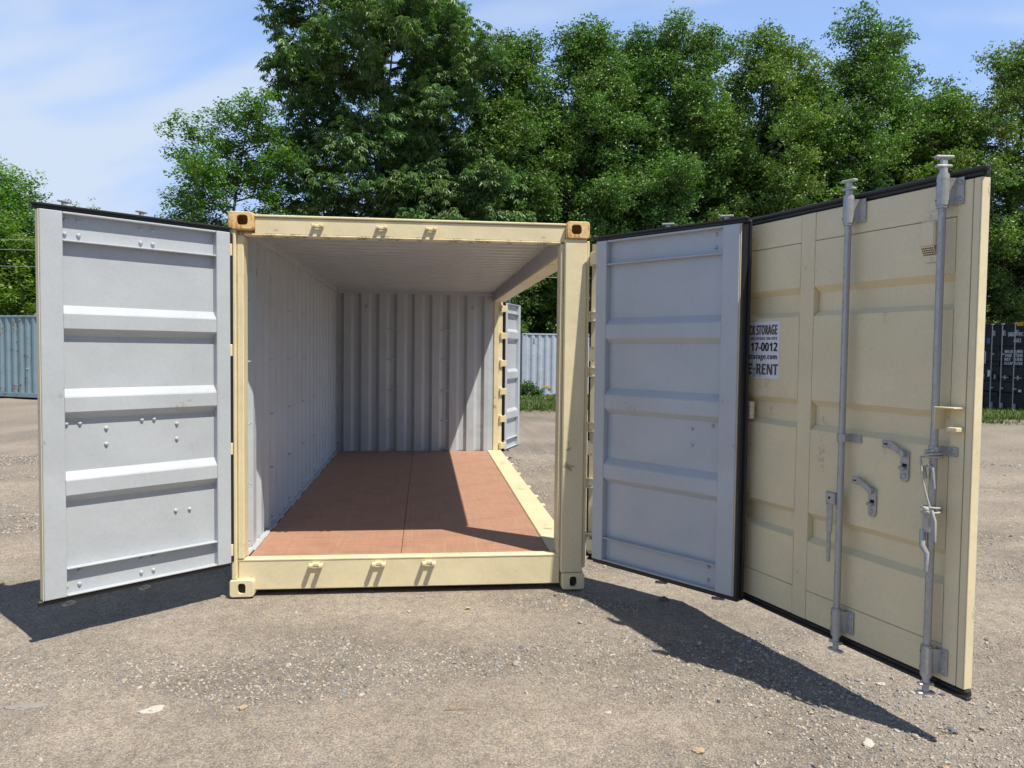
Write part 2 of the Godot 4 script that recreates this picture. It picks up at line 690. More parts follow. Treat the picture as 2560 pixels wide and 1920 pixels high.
func make_gravel(g: Node) -> void:
	var r := RandomNumberGenerator.new()
	r.seed = 77
	var bufs := [PackedFloat32Array(), PackedFloat32Array(), PackedFloat32Array()]
	var count := 0
	while count < 170000:
		var z := 4.5 - pow(r.randf(), 1.5) * 12.0
		var wide := 1.2 + (5.4 - z) * 0.95
		var x := 0.6 + r.randf_range(-wide, wide)
		if absf(x) < 1.2 and z < 0.0 and z > -6.1:
			continue
		var rp := rough_patch(x, z)
		if r.randf() > 0.30 + 0.70 * rp:
			continue
		var s := 0.0038 + 0.0070 * pow(r.randf(), 2.6) * (0.6 + 1.0 * rp)
		if r.randf() < 0.008 * (0.3 + rp):
			s = r.randf_range(0.013, 0.026)
		s *= 1.0 + 0.07 * maxf(0.0, 3.0 - z)
		var b := Basis.from_euler(Vector3(r.randf_range(-0.5, 0.5), r.randf() * TAU, r.randf_range(-0.5, 0.5))).scaled_local(Vector3(s * r.randf_range(0.8, 1.6), s, s * r.randf_range(0.7, 1.2)))
		put(bufs[r.randi() % 3], b, Vector3(x, ground_y(x, z) + s * 0.08, z), stone_colour(r))
		count += 1
	# all the loose grit is one uncountable mass
	var meshes := [pebble_mesh(1, 0.75), pebble_mesh(2, 0.6), pebble_mesh(3, 0.9)]
	for k in 3:
		var o := multi("gravel", meshes[k], bufs[k], mat.pebble, g)
		o.set_meta("kind", "stuff")
	# stones that stand out one by one, part of the yard surface
	var big := [pebble_mesh(11, 0.55, 2), pebble_mesh(12, 0.7, 2), pebble_mesh(13, 0.45, 2), pebble_mesh(14, 0.6, 2)]
	var tones := [Color(0.42, 0.37, 0.31), Color(0.16, 0.16, 0.17), Color(0.50, 0.37, 0.24), Color(0.30, 0.28, 0.26), Color(0.55, 0.52, 0.48)]
	var smats := []
	for t in tones:
		smats.push_back(paint(t.linear_to_srgb(), (t * 0.7).linear_to_srgb(), 0.45, 200 + smats.size(), 0.85, Vector3.ONE * 8.0, 0.8))
	for k in 120:
		var z := 4.2 - pow(r.randf(), 1.3) * 5.2
		var wide := 1.1 + (5.4 - z) * 0.72
		var x := 0.5 + r.randf_range(-wide, wide)
		if rough_patch(x, z) < r.randf() * 0.7 or (absf(x) < 1.3 and z < 0.15):
			continue
		var s := 0.018 + 0.030 * pow(r.randf(), 2.0)
		var o := MeshInstance3D.new()
		o.name = "stone"
		o.mesh = big[r.randi() % 4]
		o.material_override = smats[r.randi() % 5]
		g.add_child(o, true)
		o.transform = Transform3D(Basis.from_euler(Vector3(r.randf_range(-0.2, 0.2), r.randf() * TAU, r.randf_range(-0.2, 0.2))).scaled_local(Vector3(s * 1.4, s, s)), Vector3(x, ground_y(x, z) + s * 0.12, z))
	# the stones one can point to
	var specials := [
		["flat_rock", "flat whitish slab of rock lying in the dirt", "rock", Vector3(-1.18, 0, 1.62), Vector3(0.095, 0.045, 0.060), 4, 2, 0.5],
		["dark_rock", "dark round stone lying in the shadow of the right doors", "rock", Vector3(1.72, 0, 0.26), Vector3(0.07, 0.06, 0.055), 1, 1, 0.2],
		["tan_stone", "small tan stone beside the paler flat rock", "stone", Vector3(-0.76, 0, 1.65), Vector3(0.045, 0.035, 0.03), 2, 3, 1.0],
		["pink_stone", "rounded pinkish stone alone on smooth dirt before the sill", "stone", Vector3(0.59, 0, 1.24), Vector3(0.045, 0.04, 0.04), 0, 1, 0.4],
		["asphalt_lump", "low grey slab of broken asphalt sunk in the dirt", "asphalt", Vector3(-1.79, 0, 1.52), Vector3(0.15, 0.025, 0.06), 3, 2, 0.1],
	]
	for s in specials:
		var o := MeshInstance3D.new()
		o.name = numbered(s[0])
		o.mesh = big[s[6]]
		o.material_override = smats[s[5]]
		add_child(o)
		tag(o, s[1], s[2])
		var p: Vector3 = s[3]
		o.transform = Transform3D(Basis(Vector3.UP, s[7]).scaled_local(s[4]), Vector3(p.x, ground_y(p.x, p.z) + s[4].y * 0.12, p.z))

# ------------------------------------------------------------------ container parts
func casting_shape(w: float, h: float, depth: float, hole: Vector2, shift := Vector2.ZERO) -> MB:
	# block with rounded corners and an eye in its front face (front at z = 0)
	var b := MB.new()
	var N := 40
	var o0 := []
	var o1 := []
	var hl := []
	for k in N:
		var an := TAU * k / N
		var cs := cos(an)
		var sn := sin(an)
		var ro := 1.0 / pow(pow(absf(cs) / (w * 0.5), 9.0) + pow(absf(sn) / (h * 0.5), 9.0), 1.0 / 9.0)
		var rh := 1.0 / pow(pow(absf(cs) / hole.x, 3.4) + pow(absf(sn) / hole.y, 3.4), 1.0 / 3.4)
		o1.push_back(Vector3(cs * ro, sn * ro, -0.006))
		o0.push_back(Vector3(cs * (ro - 0.006), sn * (ro - 0.006), 0.0))
		hl.push_back(Vector3(cs * rh + shift.x, sn * rh + shift.y, 0.0))
	var back := Vector3(0, 0, -depth + 0.006)
	var deep := Vector3(0, 0, -0.03)
	for k in N:
		var j := (k + 1) % N
		b.quad(hl[k], hl[j], o0[j], o0[k], Vector3(0, 0, 1))
		b.quad(o0[k], o0[j], o1[j], o1[k], o1[k] + Vector3(0, 0, 1))
		b.quad(o1[k], o1[j], o1[j] + back, o1[k] + back, o1[k])
		b.quad(hl[k], hl[j], hl[j] + deep, hl[k] + deep, -hl[k])
		b.tri(o1[k] + back, o1[j] + back, Vector3(0, 0, -depth), Vector3(0, 0, -1))
		# hollow behind the eye
		var c0: Vector3 = hl[k] + deep
		var c1: Vector3 = hl[j] + deep
		var e0 := Vector3(clampf(o1[k].x * 0.8, -w * 0.4, w * 0.4), o1[k].y * 0.75, -0.03)
		var e1 := Vector3(clampf(o1[j].x * 0.8, -w * 0.4, w * 0.4), o1[j].y * 0.75, -0.03)
		b.quad(c0, c1, e1, e0, Vector3(0, 0, -1))
		var bk := Vector3(0, 0, -depth + 0.05)
		b.quad(e0, e1, e1 + bk, e0 + bk, -e0)
		b.tri(e0 + bk, e1 + bk, Vector3(0, 0, -0.03) + bk, Vector3(0, 0, 1))
	return b

func keeper(parent: Node, at: Vector3, turn := 0.0, size := 1.0) -> void:
	# U-shaped cam keeper welded to a rail, open to the front
	var b := MB.new()
	b.xf = Transform3D(Basis(Vector3.UP, turn).scaled(Vector3.ONE * size), at)
	b.box(Vector3(-0.043, -0.010, 0.0), Vector3(0.043, 0.012, 0.018), 0.004)
	b.box(Vector3(-0.043, -0.010, 0.0), Vector3(-0.016, 0.012, 0.058), 0.005)
	b.box(Vector3(0.016, -0.010, 0.0), Vector3(0.043, 0.012, 0.062), 0.005)
	b.box(Vector3(-0.030, -0.026, 0.0), Vector3(0.030, -0.008, 0.014), 0.004)
	part("cam_keeper", b, mat.beige, parent)

func corrugated(a: float, b: float, pitch: float, crest: float, slope: float, phase := 0.0) -> Array:
	# list of (along, raised 0/1) breakpoints from a to b
	var out := []
	var x := a + phase
	out.push_back(Vector2(a, 1.0))
	while x + pitch < b:
		out.push_back(Vector2(x + crest, 1.0))
		out.push_back(Vector2(x + crest + slope, 0.0))
		out.push_back(Vector2(x + pitch - slope, 0.0))
		out.push_back(Vector2(x + pitch, 1.0))
		x += pitch
	out.push_back(Vector2(b, 1.0))
	return out

func rod_assembly(parent: Node, x: float, z: float, y0: float, y1: float, side: float, cam_turn: float, face := 0.0) -> void:
	# a galvanised lock rod with cams at both ends; side = +1 or -1 is the way the brackets reach
	var b := MB.new()
	b.tube([Vector3(x, y0 + 0.10, z), Vector3(x, y1 - 0.10, z)], [0.0165, 0.0165], 14)
	part("lock_rod", b, mat.steel, parent)
	for e in [0, 1]:
		var c := MB.new()
		var y := y0 if e == 0 else y1
		var up := -1.0 if e == 0 else 1.0
		c.lathe([Vector2(0.021, -0.07), Vector2(0.021, -0.035), Vector2(0.025, -0.03), Vector2(0.025, -0.012), Vector2(0.016, 0.0), Vector2(0.016, 0.018)], Vector3(x, y - up * 0.02, z), Vector3.UP * up, 14)
		c.xf = Transform3D(Basis(Vector3.UP, cam_turn), Vector3(x, y, z))
		c.box(Vector3(-0.036, up * 0.000, -0.014), Vector3(0.034, up * 0.012, 0.014), 0.005)
		c.box(Vector3(-0.013, up * 0.010, -0.010), Vector3(0.013, up * 0.042, 0.010), 0.003)
		c.box(Vector3(-0.040, up * 0.040, -0.015), Vector3(0.040, up * 0.052, 0.015), 0.005)
		part("cam", c, mat.steel_pale, parent)
		var k := MB.new()
		var yb := y - up * 0.105
		k.tube([Vector3(x, yb - 0.058, z), Vector3(x, yb + 0.058, z)], [0.027, 0.027], 14)
		k.tube([Vector3(x, yb - 0.070, z), Vector3(x, yb - 0.058, z)], [0.024, 0.024], 14)
		k.tube([Vector3(x, yb + 0.058, z), Vector3(x, yb + 0.066, z)], [0.024, 0.024], 14)
		var sg := signf(z - face)
		var zw := 0.006 * sg
		k.box(Vector3(x + side * 0.015, yb - 0.058, face + zw * 0.4), Vector3(x + side * 0.072, yb + 0.058, face + zw * 1.6), 0.004)
		k.quad(Vector3(x + side * 0.012, yb + 0.056, z + 0.024 * sg), Vector3(x + side * 0.046, yb + 0.056, face + zw * 1.7), Vector3(x + side * 0.026, yb - 0.056, face + zw * 1.7), Vector3(x + side * 0.012, yb - 0.056, z + 0.024 * sg), Vector3(side, 0, sg))
		part("rod_bracket", k, mat.steel, parent)
		for yy in [-0.036, 0.036]:
			var h := MB.new()
			h.dome(Vector3(x + side * 0.057, yb + yy, face + zw * 1.6), Vector3(0, 0, sg), 0.010, 0.007)
			part("rivet", h, mat.steel, parent)
			h = MB.new()
			h.dome(Vector3(x - side * 0.015, yb + yy, z + 0.021 * sg), Vector3(-side * 0.6, 0, sg * 0.8).normalized(), 0.006, 0.003)
			part("rivet", h, mat.rubber, parent)

func end_door(parent: Node, hinge: Vector3, dir: Vector3, s: float, bolts: Array, label: String) -> Node3D:
	# inner face at z = 0 towards s, outer skin behind it
	var x_ax := dir.normalized()
	var d := group_part("end_door", parent, Transform3D(Basis(x_ax, Vector3.UP, x_ax.cross(Vector3.UP)), Vector3(hinge.x, 0.245, hinge.z)), label)
	var W := 1.125
	var H := 2.2
	boxpart("stile", Vector3(0.004, 0, -s * 0.052), Vector3(0.098, H, 0), mat.white, d, 0.004)
	boxpart("stile", Vector3(W - 0.118, 0, -s * 0.052), Vector3(W, H, 0), mat.white, d, 0.004)
	for e in [0, 1]:
		var b := MB.new()
		var y0 := 0.0 if e == 0 else H - 0.165
		b.box(Vector3(0.099, y0 + 0.001, -s * 0.052), Vector3(W - 0.119, y0 + 0.164, -s * 0.046), 0.0)
		b.box(Vector3(0.099, y0 + (0.0 if e == 0 else 0.153), -s * 0.046), Vector3(W - 0.119, y0 + (0.010 if e == 0 else 0.165), -s * 0.003), 0.003)
		b.box(Vector3(0.099, y0 + (0.155 if e == 0 else -0.002), -s * 0.046), Vector3(W - 0.119, y0 + (0.165 if e == 0 else 0.008), -s * 0.002), 0.003)
		part("rail", b, mat.white, d)
	# pressed panel with three ribs
	var prof := []
	var bx := 0.099
	prof.push_back(Vector3(bx, 0.164, -s * 0.046))
	for yb in [0.572, 1.05, 1.528]:
		prof.push_back(Vector3(bx, yb - 0.030, -s * 0.046))
		prof.push_back(Vector3(bx, yb + 0.006, -s * 0.008))
		prof.push_back(Vector3(bx, yb + 0.014, -s * 0.004))
		prof.push_back(Vector3(bx, yb + 0.096, -s * 0.004))
		prof.push_back(Vector3(bx, yb + 0.104, -s * 0.008))
		prof.push_back(Vector3(bx, yb + 0.146, -s * 0.046))
	prof.push_back(Vector3(bx, H - 0.164, -s * 0.046))
	var pb := MB.new()
	pb.sheet(prof, Vector3(W - 0.218, 0, 0), Vector3(0, 0, s))
	part("pressed_panel", pb, mat.white, d)
	boxpart("outer_skin", Vector3(0.002, 0.0, -s * 0.060), Vector3(W + 0.003, H, -s * 0.053), mat.beige_door, d, 0.002)
	boxpart("edge_plate", Vector3(W + 0.0015, 0.0, -s * 0.0525), Vector3(W + 0.006, H, -s * 0.004), mat.beige, d, 0.0015)
	# rubber seals round the outer edge
	var gk := MB.new()
	gk.box(Vector3(0.0, H + 0.001, -s * 0.058), Vector3(W + 0.03, H + 0.030, -s * 0.014), 0.006)
	gk.box(Vector3(-0.01, H + 0.022, -s * 0.030), Vector3(W + 0.045, H + 0.034, s * 0.004), 0.004)
	part("top_gasket", gk, mat.rubber, d)
	var gb := MB.new()
	gb.box(Vector3(0.0, -0.030, -s * 0.058), Vector3(W + 0.03, -0.001, -s * 0.014), 0.006)
	part("bottom_gasket", gb, mat.rubber, d)
	if s > 0.0:
		side_seal(d, W, H, s)
	else:
		boxpart("hinge_gasket", Vector3(-0.030, 0.0, -s * 0.052), Vector3(0.0015, H, -s * 0.026), mat.rubber, d, 0.003)
	for p in bolts:
		var deep := -s * (0.046 if p.z == 0.0 else 0.0)
		var b := MB.new()
		b.dome(Vector3(p.x, p.y, deep), Vector3(0, 0, s), 0.013, 0.014)
		part("bolt", b, mat.white, d)
	for x in [0.53, 0.965]:
		rod_assembly(d, x, -s * 0.106, -0.026, H + 0.026, -1.0, 0.5, -s * 0.061)
	# hinge straps reaching back to the post
	for y in [0.08, 0.765, 1.425, 2.09]:
		var b := MB.new()
		var hx := -0.062 if s > 0.0 else -0.012
		b.box(Vector3(hx - 0.012, y - 0.04, -s * 0.052), Vector3(0.0035, y + 0.04, -s * 0.022), 0.004)
		b.tube([Vector3(hx, y - 0.05, -s * 0.042), Vector3(hx, y + 0.05, -s * 0.042)], [0.015, 0.015], 10)
		part("hinge", b, mat.beige, d)
	return d

func side_seal(d: Node3D, W: float, H: float, s: float) -> void:
	var gs := MB.new()
	gs.box(Vector3(W + 0.007, -0.025, -s * 0.058), Vector3(W + 0.026, H + 0.001, -s * 0.010), 0.005)
	gs.box(Vector3(W + 0.016, -0.025, -s * 0.070), Vector3(W + 0.040, H + 0.02, -s * 0.050), 0.005)
	part("side_gasket", gs, mat.rubber, d)

func side_leaf_frame(d: Node3D, W: float, outer_mat: Material, pieces: Array, recess: Array) -> void:
	# outer face at z = 0 (towards +z); pieces = x ranges of stiles; panels fill between
	var H := 2.2
	for p in pieces:
		boxpart("stile", Vector3(p.x, 0.0, -0.050), Vector3(p.y, H, 0.0), outer_mat, d, 0.002)
	for k in pieces.size() - 1:
		var x0: float = pieces[k].y + 0.002
		var x1: float = pieces[k + 1].x - 0.002
		if x1 - x0 < 0.05:
			continue
		boxpart("rail", Vector3(x0, 0.0, -0.050), Vector3(x1, 0.158, -0.001), outer_mat, d, 0.003)
		boxpart("rail", Vector3(x0, H - 0.150, -0.050), Vector3(x1, H, -0.001), outer_mat, d, 0.003)
		var prof := [Vector3(x0, 0.161, -0.002)]
		for r in recess:
			prof.push_back(Vector3(x0, r - 0.078, -0.002))
			prof.push_back(Vector3(x0, r - 0.050, -0.038))
			prof.push_back(Vector3(x0, r + 0.048, -0.038))
			prof.push_back(Vector3(x0, r + 0.082, -0.002))
		prof.push_back(Vector3(x0, H - 0.153, -0.002))
		var b := MB.new()
		b.sheet(prof, Vector3(x1 - x0, 0, 0), Vector3(0, 0, 1))
		part("pressed_panel", b, outer_mat, d)
	boxpart("inner_skin", Vector3(0.0, 0.0, -0.058), Vector3(W, H, -0.051), mat.white, d, 0.002)
	for e in [0, 1]:
		var g := MB.new()
		var y0 := H + 0.001 if e == 1 else -0.041
		g.box(Vector3(0.0, y0, -0.050), Vector3(W + 0.012, y0 + 0.040, -0.006), 0.010)
		g.box(Vector3(0.0, y0 + (0.024 if e == 1 else 0.0), -0.020), Vector3(W + 0.03, y0 + (0.044 if e == 1 else 0.016), 0.012), 0.006)
		part("top_gasket" if e == 1 else "bottom_gasket", g, mat.rubber, d)

func text_into(am: ArrayMesh, words: String, right_x: float, y0: float, h: float, w: float, z: float, m: Material, bold := true, xf := Transform3D.IDENTITY, left_x := INF) -> void:
	var t := TextMesh.new()
	t.text = words
	var f := SystemFont.new()
	f.font_names = PackedStringArray(["Droid Sans"])
	f.font_weight = 700 if bold else 400
	t.font = f
	t.font_size = 64
	t.pixel_size = 0.01
	t.depth = 0.0
	t.horizontal_alignment = HORIZONTAL_ALIGNMENT_LEFT
	var bb := t.get_aabb()
	var sx := w / bb.size.x
	var sy := h / bb.size.y
	var x0 := right_x - w if left_x == INF else left_x
	var st := SurfaceTool.new()
	# heavy strokes: the glyphs are laid three times side by side
	var shift := h * 0.035 if bold else 0.0
	for k in (3 if bold else 1):
		var dx := shift * (k - 1.0)
		st.append_from(t, 0, xf * Transform3D(Basis.from_scale(Vector3(sx, sy, 1.0)), Vector3(x0 + dx - bb.position.x * sx, y0 - bb.position.y * sy, z + 0.0003 * k)))
	st.commit(am)
	am.surface_set_material(am.get_surface_count() - 1, m)

func make_container() -> void:
	var c := thing("shipping_container", "beige steel storage container with white inside, all doors open", "container")
	# corner castings
	for sx in [-1.0, 1.0]:
		for e in [0, 1]:
			var cb := casting_shape(0.162, 0.118, 0.178, Vector2(0.026, 0.036) if e == 0 else Vector2(0.036, 0.034), Vector2(0.0, 0.0) if e == 0 else Vector2(sx * -0.012, 0.004))
			var o := part("corner_casting", cb, mat.beige if e == 0 else mat.rusty, c, "" if e == 0 else "rust-stained top corner casting")
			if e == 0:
				# dark block set in the lower eyes, standing in for their unlit hollow
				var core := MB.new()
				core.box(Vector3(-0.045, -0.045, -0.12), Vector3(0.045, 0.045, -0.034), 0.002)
				part("eye_shade_block", core, mat.eye_shade, o)
			o.position = Vector3(sx * 1.138, 0.059 if e == 0 else 2.532, 0.0)
			var o2 := part("corner_casting", cb, mat.beige, c)
			o2.position = Vector3(sx * 1.138, 0.059 if e == 0 else 2.532, -6.058)
			o2.rotation.y = PI
	# posts
	var b := MB.new()
	b.box(Vector3(-1.206, 0.119, -0.165), Vector3(-1.172, 2.472, -0.012), 0.006)
	b.box(Vector3(-1.171, 0.252, -0.165), Vector3(-1.127, 2.44, -0.040), 0.006)
	part("corner_post", b, mat.beige, c)
	b = MB.new()
	b.box(Vector3(1.048, 0.119, -0.17), Vector3(1.204, 2.472, -0.014), 0.008)
	b.box(Vector3(1.022, 0.252, -0.17), Vector3(1.047, 2.44, -0.042), 0.005)
	b.box(Vector3(1.205, 0.15, -0.15), Vector3(1.226, 2.46, -0.028), 0.004)
	part("corner_post", b, mat.beige, c)
	b = MB.new()
	b.box(Vector3(1.078, 0.119, -6.04), Vector3(1.15, 2.472, -5.885), 0.006)
	b.box(Vector3(1.151, 0.119, -6.04), Vector3(1.206, 2.472, -5.93), 0.006)
	part("corner_post", b, mat.beige, c)
	b = MB.new()
	b.box(Vector3(-1.206, 0.119, -6.04), Vector3(-1.12, 2.472, -5.93), 0.006)
	part("corner_post", b, mat.beige, c)
	# header
	b = MB.new()
	b.box(Vector3(-1.057, 2.452, -0.125), Vector3(1.057, 2.562, -0.050), 0.005)
	b.box(Vector3(-1.057, 2.564, -0.19), Vector3(1.057, 2.580, -0.040), 0.005)
	part("front_header", b, mat.beige, c)
	b = MB.new()
	b.box(Vector3(-1.126, 2.441, -0.135), Vector3(1.021, 2.4515, -0.044), 0.003)
	part("header_lip", b, mat.worn, c)
	for x in [-0.640, -0.214, 0.118]:
		keeper(c, Vector3(x, 2.512, -0.050), 0.0, 0.9)
	# sill
	boxpart("front_sill", Vector3(-1.170, 0.034, -0.130), Vector3(1.047, 0.236, -0.050), mat.beige, c, 0.006)
	b = MB.new()
	b.tube([Vector3(-1.170, 0.240, -0.060), Vector3(1.047, 0.240, -0.060)], [0.014, 0.014], 12)
	b.box(Vector3(-1.170, 0.237, -0.132), Vector3(1.047, 0.247, -0.060), 0.003)
	part("threshold", b, mat.scuffed, c)
	for x in [-0.650, -0.225, 0.120]:
		keeper(c, Vector3(x, 0.206, -0.050), 0.0, 1.12)
	# floor of plywood sheets
	var fl := group_part("floor", c, Transform3D.IDENTITY, "reddish brown plywood floor")
	boxpart("subfloor", Vector3(-1.16, 0.10, -5.9), Vector3(0.99, 0.195, -0.131), mat.dark, fl, 0.0)
	for col in [[-1.128, -0.079], [-0.075, 0.992]]:
		for row in [[-3.603, -0.134], [-5.86, -3.607]]:
			var pw := MB.new()
			pw.box(Vector3(col[0], 0.200, row[0]), Vector3(col[1], 0.2287, row[1]), 0.0015)
			for p in pw.v:
				pw.uv.push_back(Vector2((p.x + 1.128) / 2.12, (-0.134 - p.z) / 5.726))
			part("plywood_sheet", pw, mat.ply, fl)
	var r := RandomNumberGenerator.new()
	r.seed = 9
	# bottom side rails
	b = MB.new()
	b.box(Vector3(0.996, 0.09, -5.884), Vector3(1.196, 0.238, -0.172), 0.006)
	part("bottom_rail", b, mat.beige, c)
	for z in [-0.75, -1.25, -2.0, -2.45, -3.0, -3.9, -4.7, -5.3]:
		keeper(c, Vector3(1.196, 0.205, z), PI * 0.5, 0.8)
	boxpart("bottom_rail", Vector3(-1.206, 0.05, -5.92), Vector3(-1.165, 0.226, -0.166), mat.beige, c)
	# left wall
	var zs := corrugated(0.166, 5.925, 0.277, 0.10, 0.045, 0.04)
	var inn := []
	var outp := []
	for p in zs:
		inn.push_back(Vector3(-1.160 - 0.036 * (1.0 - p.y), 0.229, -p.x))
		outp.push_back(Vector3(-1.164 - 0.036 * (1.0 - p.y), 0.229, -p.x))
	b = MB.new()
	b.sheet(inn, Vector3(0, 2.25, 0), Vector3(1, 0, 0))
	part("left_wall", b, mat.white_in, c)
	b = MB.new()
	b.sheet(outp, Vector3(0, 2.25, 0), Vector3(-1, 0, 0))
	part("left_wall_skin", b, mat.beige, c)
	b = MB.new()
	b.box(Vector3(-1.206, 2.478, -5.93), Vector3(-1.136, 2.565, -0.166), 0.004)
	part("top_rail", b, mat.white_in, c)
	b = MB.new()
	var zc := -0.17
	while zc > -5.8:
		var ln := r.randf_range(0.06, 0.2)
		b.box(Vector3(-1.162, 0.2292, zc - ln), Vector3(-1.122 + r.randf_range(-0.012, 0.008), 0.238 + r.randf_range(0, 0.008), zc), 0.003)
		zc -= ln
	part("floor_caulk", b, mat.white_in, c)
	# lashing bars on the left wall
	for z in [-0.31, -1.14, -1.97, -2.80, -3.63, -4.46, -5.29]:
		for y in [2.03, 1.59, 1.15, 0.71, 0.30]:
			var lb := MB.new()
			lb.tube([Vector3(-1.190, y, z - 0.055), Vector3(-1.150, y, z - 0.050), Vector3(-1.150, y, z + 0.050), Vector3(-1.190, y, z + 0.055)], [0.006, 0.006, 0.006, 0.006], 6)
			part("lashing_bar", lb, mat.white_in, c)
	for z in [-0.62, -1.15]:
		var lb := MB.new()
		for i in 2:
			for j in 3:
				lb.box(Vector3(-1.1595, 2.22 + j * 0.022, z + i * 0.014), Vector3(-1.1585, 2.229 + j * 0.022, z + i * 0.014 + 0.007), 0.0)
		part("vent_hole_shade", lb, mat.dark, c)  # raised dark squares stand in for the shade inside small holes
	# back wall
	var bw := [Vector3(-1.160, 0.229, -5.905), Vector3(-1.070, 0.229, -5.905)]
	var xq := -1.062
	while xq < 0.95:
		bw.push_back(Vector3(xq + 0.005, 0.229, -5.862))
		bw.push_back(Vector3(minf(xq + 0.108, 1.003), 0.229, -5.862))
		if xq + 0.2495 < 0.95:
			bw.push_back(Vector3(xq + 0.150, 0.229, -5.905))
			bw.push_back(Vector3(xq + 0.2095, 0.229, -5.905))
		xq += 0.2495
	bw.push_back(Vector3(1.004, 0.229, -5.862))
	bw.push_back(Vector3(1.006, 0.229, -5.900))
	bw.push_back(Vector3(1.078, 0.229, -5.900))
	b = MB.new()
	b.sheet(bw, Vector3(0, 2.25, 0), Vector3(0, 0, 1))
	part("back_wall", b, mat.white_in, c)
	boxpart("back_wall_skin", Vector3(-1.12, 0.1, -5.935), Vector3(1.077, 2.50, -5.915), mat.beige, c)
	boxpart("rear_header", Vector3(-1.135, 2.475, -5.912), Vector3(1.077, 2.55, -5.850), mat.white_in, c)
	for q in [[-1.115, [2.21, 1.75, 1.29, 0.82, 0.36]], [-0.38, [1.98, 1.54, 1.11, 0.67]], [0.37, [1.97, 1.54, 1.10, 0.67]]]:
		for y in q[1]:
			var lb := MB.new()
			lb.tube([Vector3(q[0] - 0.062, y, -5.895), Vector3(q[0] - 0.055, y, -5.868), Vector3(q[0] + 0.055, y, -5.868), Vector3(q[0] + 0.062, y, -5.895)], [0.006, 0.006, 0.006, 0.006], 6)
			part("lashing_bar", lb, mat.white_in, c)
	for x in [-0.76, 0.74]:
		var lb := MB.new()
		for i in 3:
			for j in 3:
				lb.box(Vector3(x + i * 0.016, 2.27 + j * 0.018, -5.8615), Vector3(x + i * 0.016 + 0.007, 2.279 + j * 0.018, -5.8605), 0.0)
		part("vent_hole_shade", lb, mat.dark, c)  # dark squares on the wall face, hole shade given as colour
	for x in [-0.37, 0.37]:
		var lb := MB.new()
		var pts := []
		var rad := []
		for k in 13:
			var an := PI * k / 12.0
			pts.push_back(Vector3(x + cos(an) * 0.035, 0.245 + sin(an) * 0.035, -5.85))
			rad.push_back(0.007)
		lb.tube(pts, rad, 6)
		part("lashing_ring", lb, mat.steel, c)
	# corrugated roof
	var rp := []
	for p in corrugated(0.19, 5.93, 0.209, 0.085, 0.03):
		rp.push_back(Vector3(-1.137, 2.522 + 0.030 * (1.0 - p.y), -p.x))
	b = MB.new()
	b.sheet(rp, Vector3(2.21, 0, 0), Vector3(0, -1, 0))
	part("ceiling", b, mat.white_in, c)
	boxpart("roof_skin", Vector3(-1.2, 2.556, -6.03), Vector3(1.2, 2.5625, -0.191), mat.beige, c, 0.001)
	# top side rail over the open side
	boxpart("top_rail", Vector3(1.064, 2.385, -5.884), Vector3(1.228, 2.555, -0.172), mat.beige, c, 0.005)
	boxpart("rail_liner", Vector3(1.056, 2.400, -5.86), Vector3(1.0625, 2.545, -0.172), mat.white_in, c, 0.001)
	# end doors
	var lbolts := []
	for p in [[0.981, 2.158], [0.912, 2.159], [0.985, 2.080], [0.911, 2.078], [0.561, 2.156], [0.488, 2.157], [0.562, 2.075], [0.488, 2.074], [0.988, 0.994], [0.916, 0.993], [0.771, 0.956], [0.772, 0.861], [0.564, 0.993], [0.490, 0.994], [0.347, 0.957], [0.348, 0.861], [0.358, 0.401], [0.268, 0.398], [1.000, 0.050], [0.928, 0.051], [0.575, 0.047], [0.500, 0.047], [0.574, 0.130], [0.499, 0.130], [1.0, 0.132], [0.927, 0.131]]:
		lbolts.push_back(Vector3(p[0], p[1], 0.0))
	end_door(c, Vector3(-1.192, 0, 0.03), Vector3(-0.84, 0, 0.735), -1.0, lbolts, "left end door, white inner face in full sun")
	var rbolts := []
	for p in [[0.934, 2.158], [0.934, 2.081], [0.992, 2.159], [0.992, 2.081], [0.789, 0.968], [0.939, 0.999], [0.790, 0.867], [1.0, 0.999], [0.93, 0.05], [0.93, 0.13]]:
		rbolts.push_back(Vector3(p[0], p[1], 0.0))
	end_door(c, Vector3(1.248, 0, 0.066), Vector3(0.66, 0, 0.93), 1.0, rbolts, "right end door, white inner face in shade")
	make_side_doors(c)

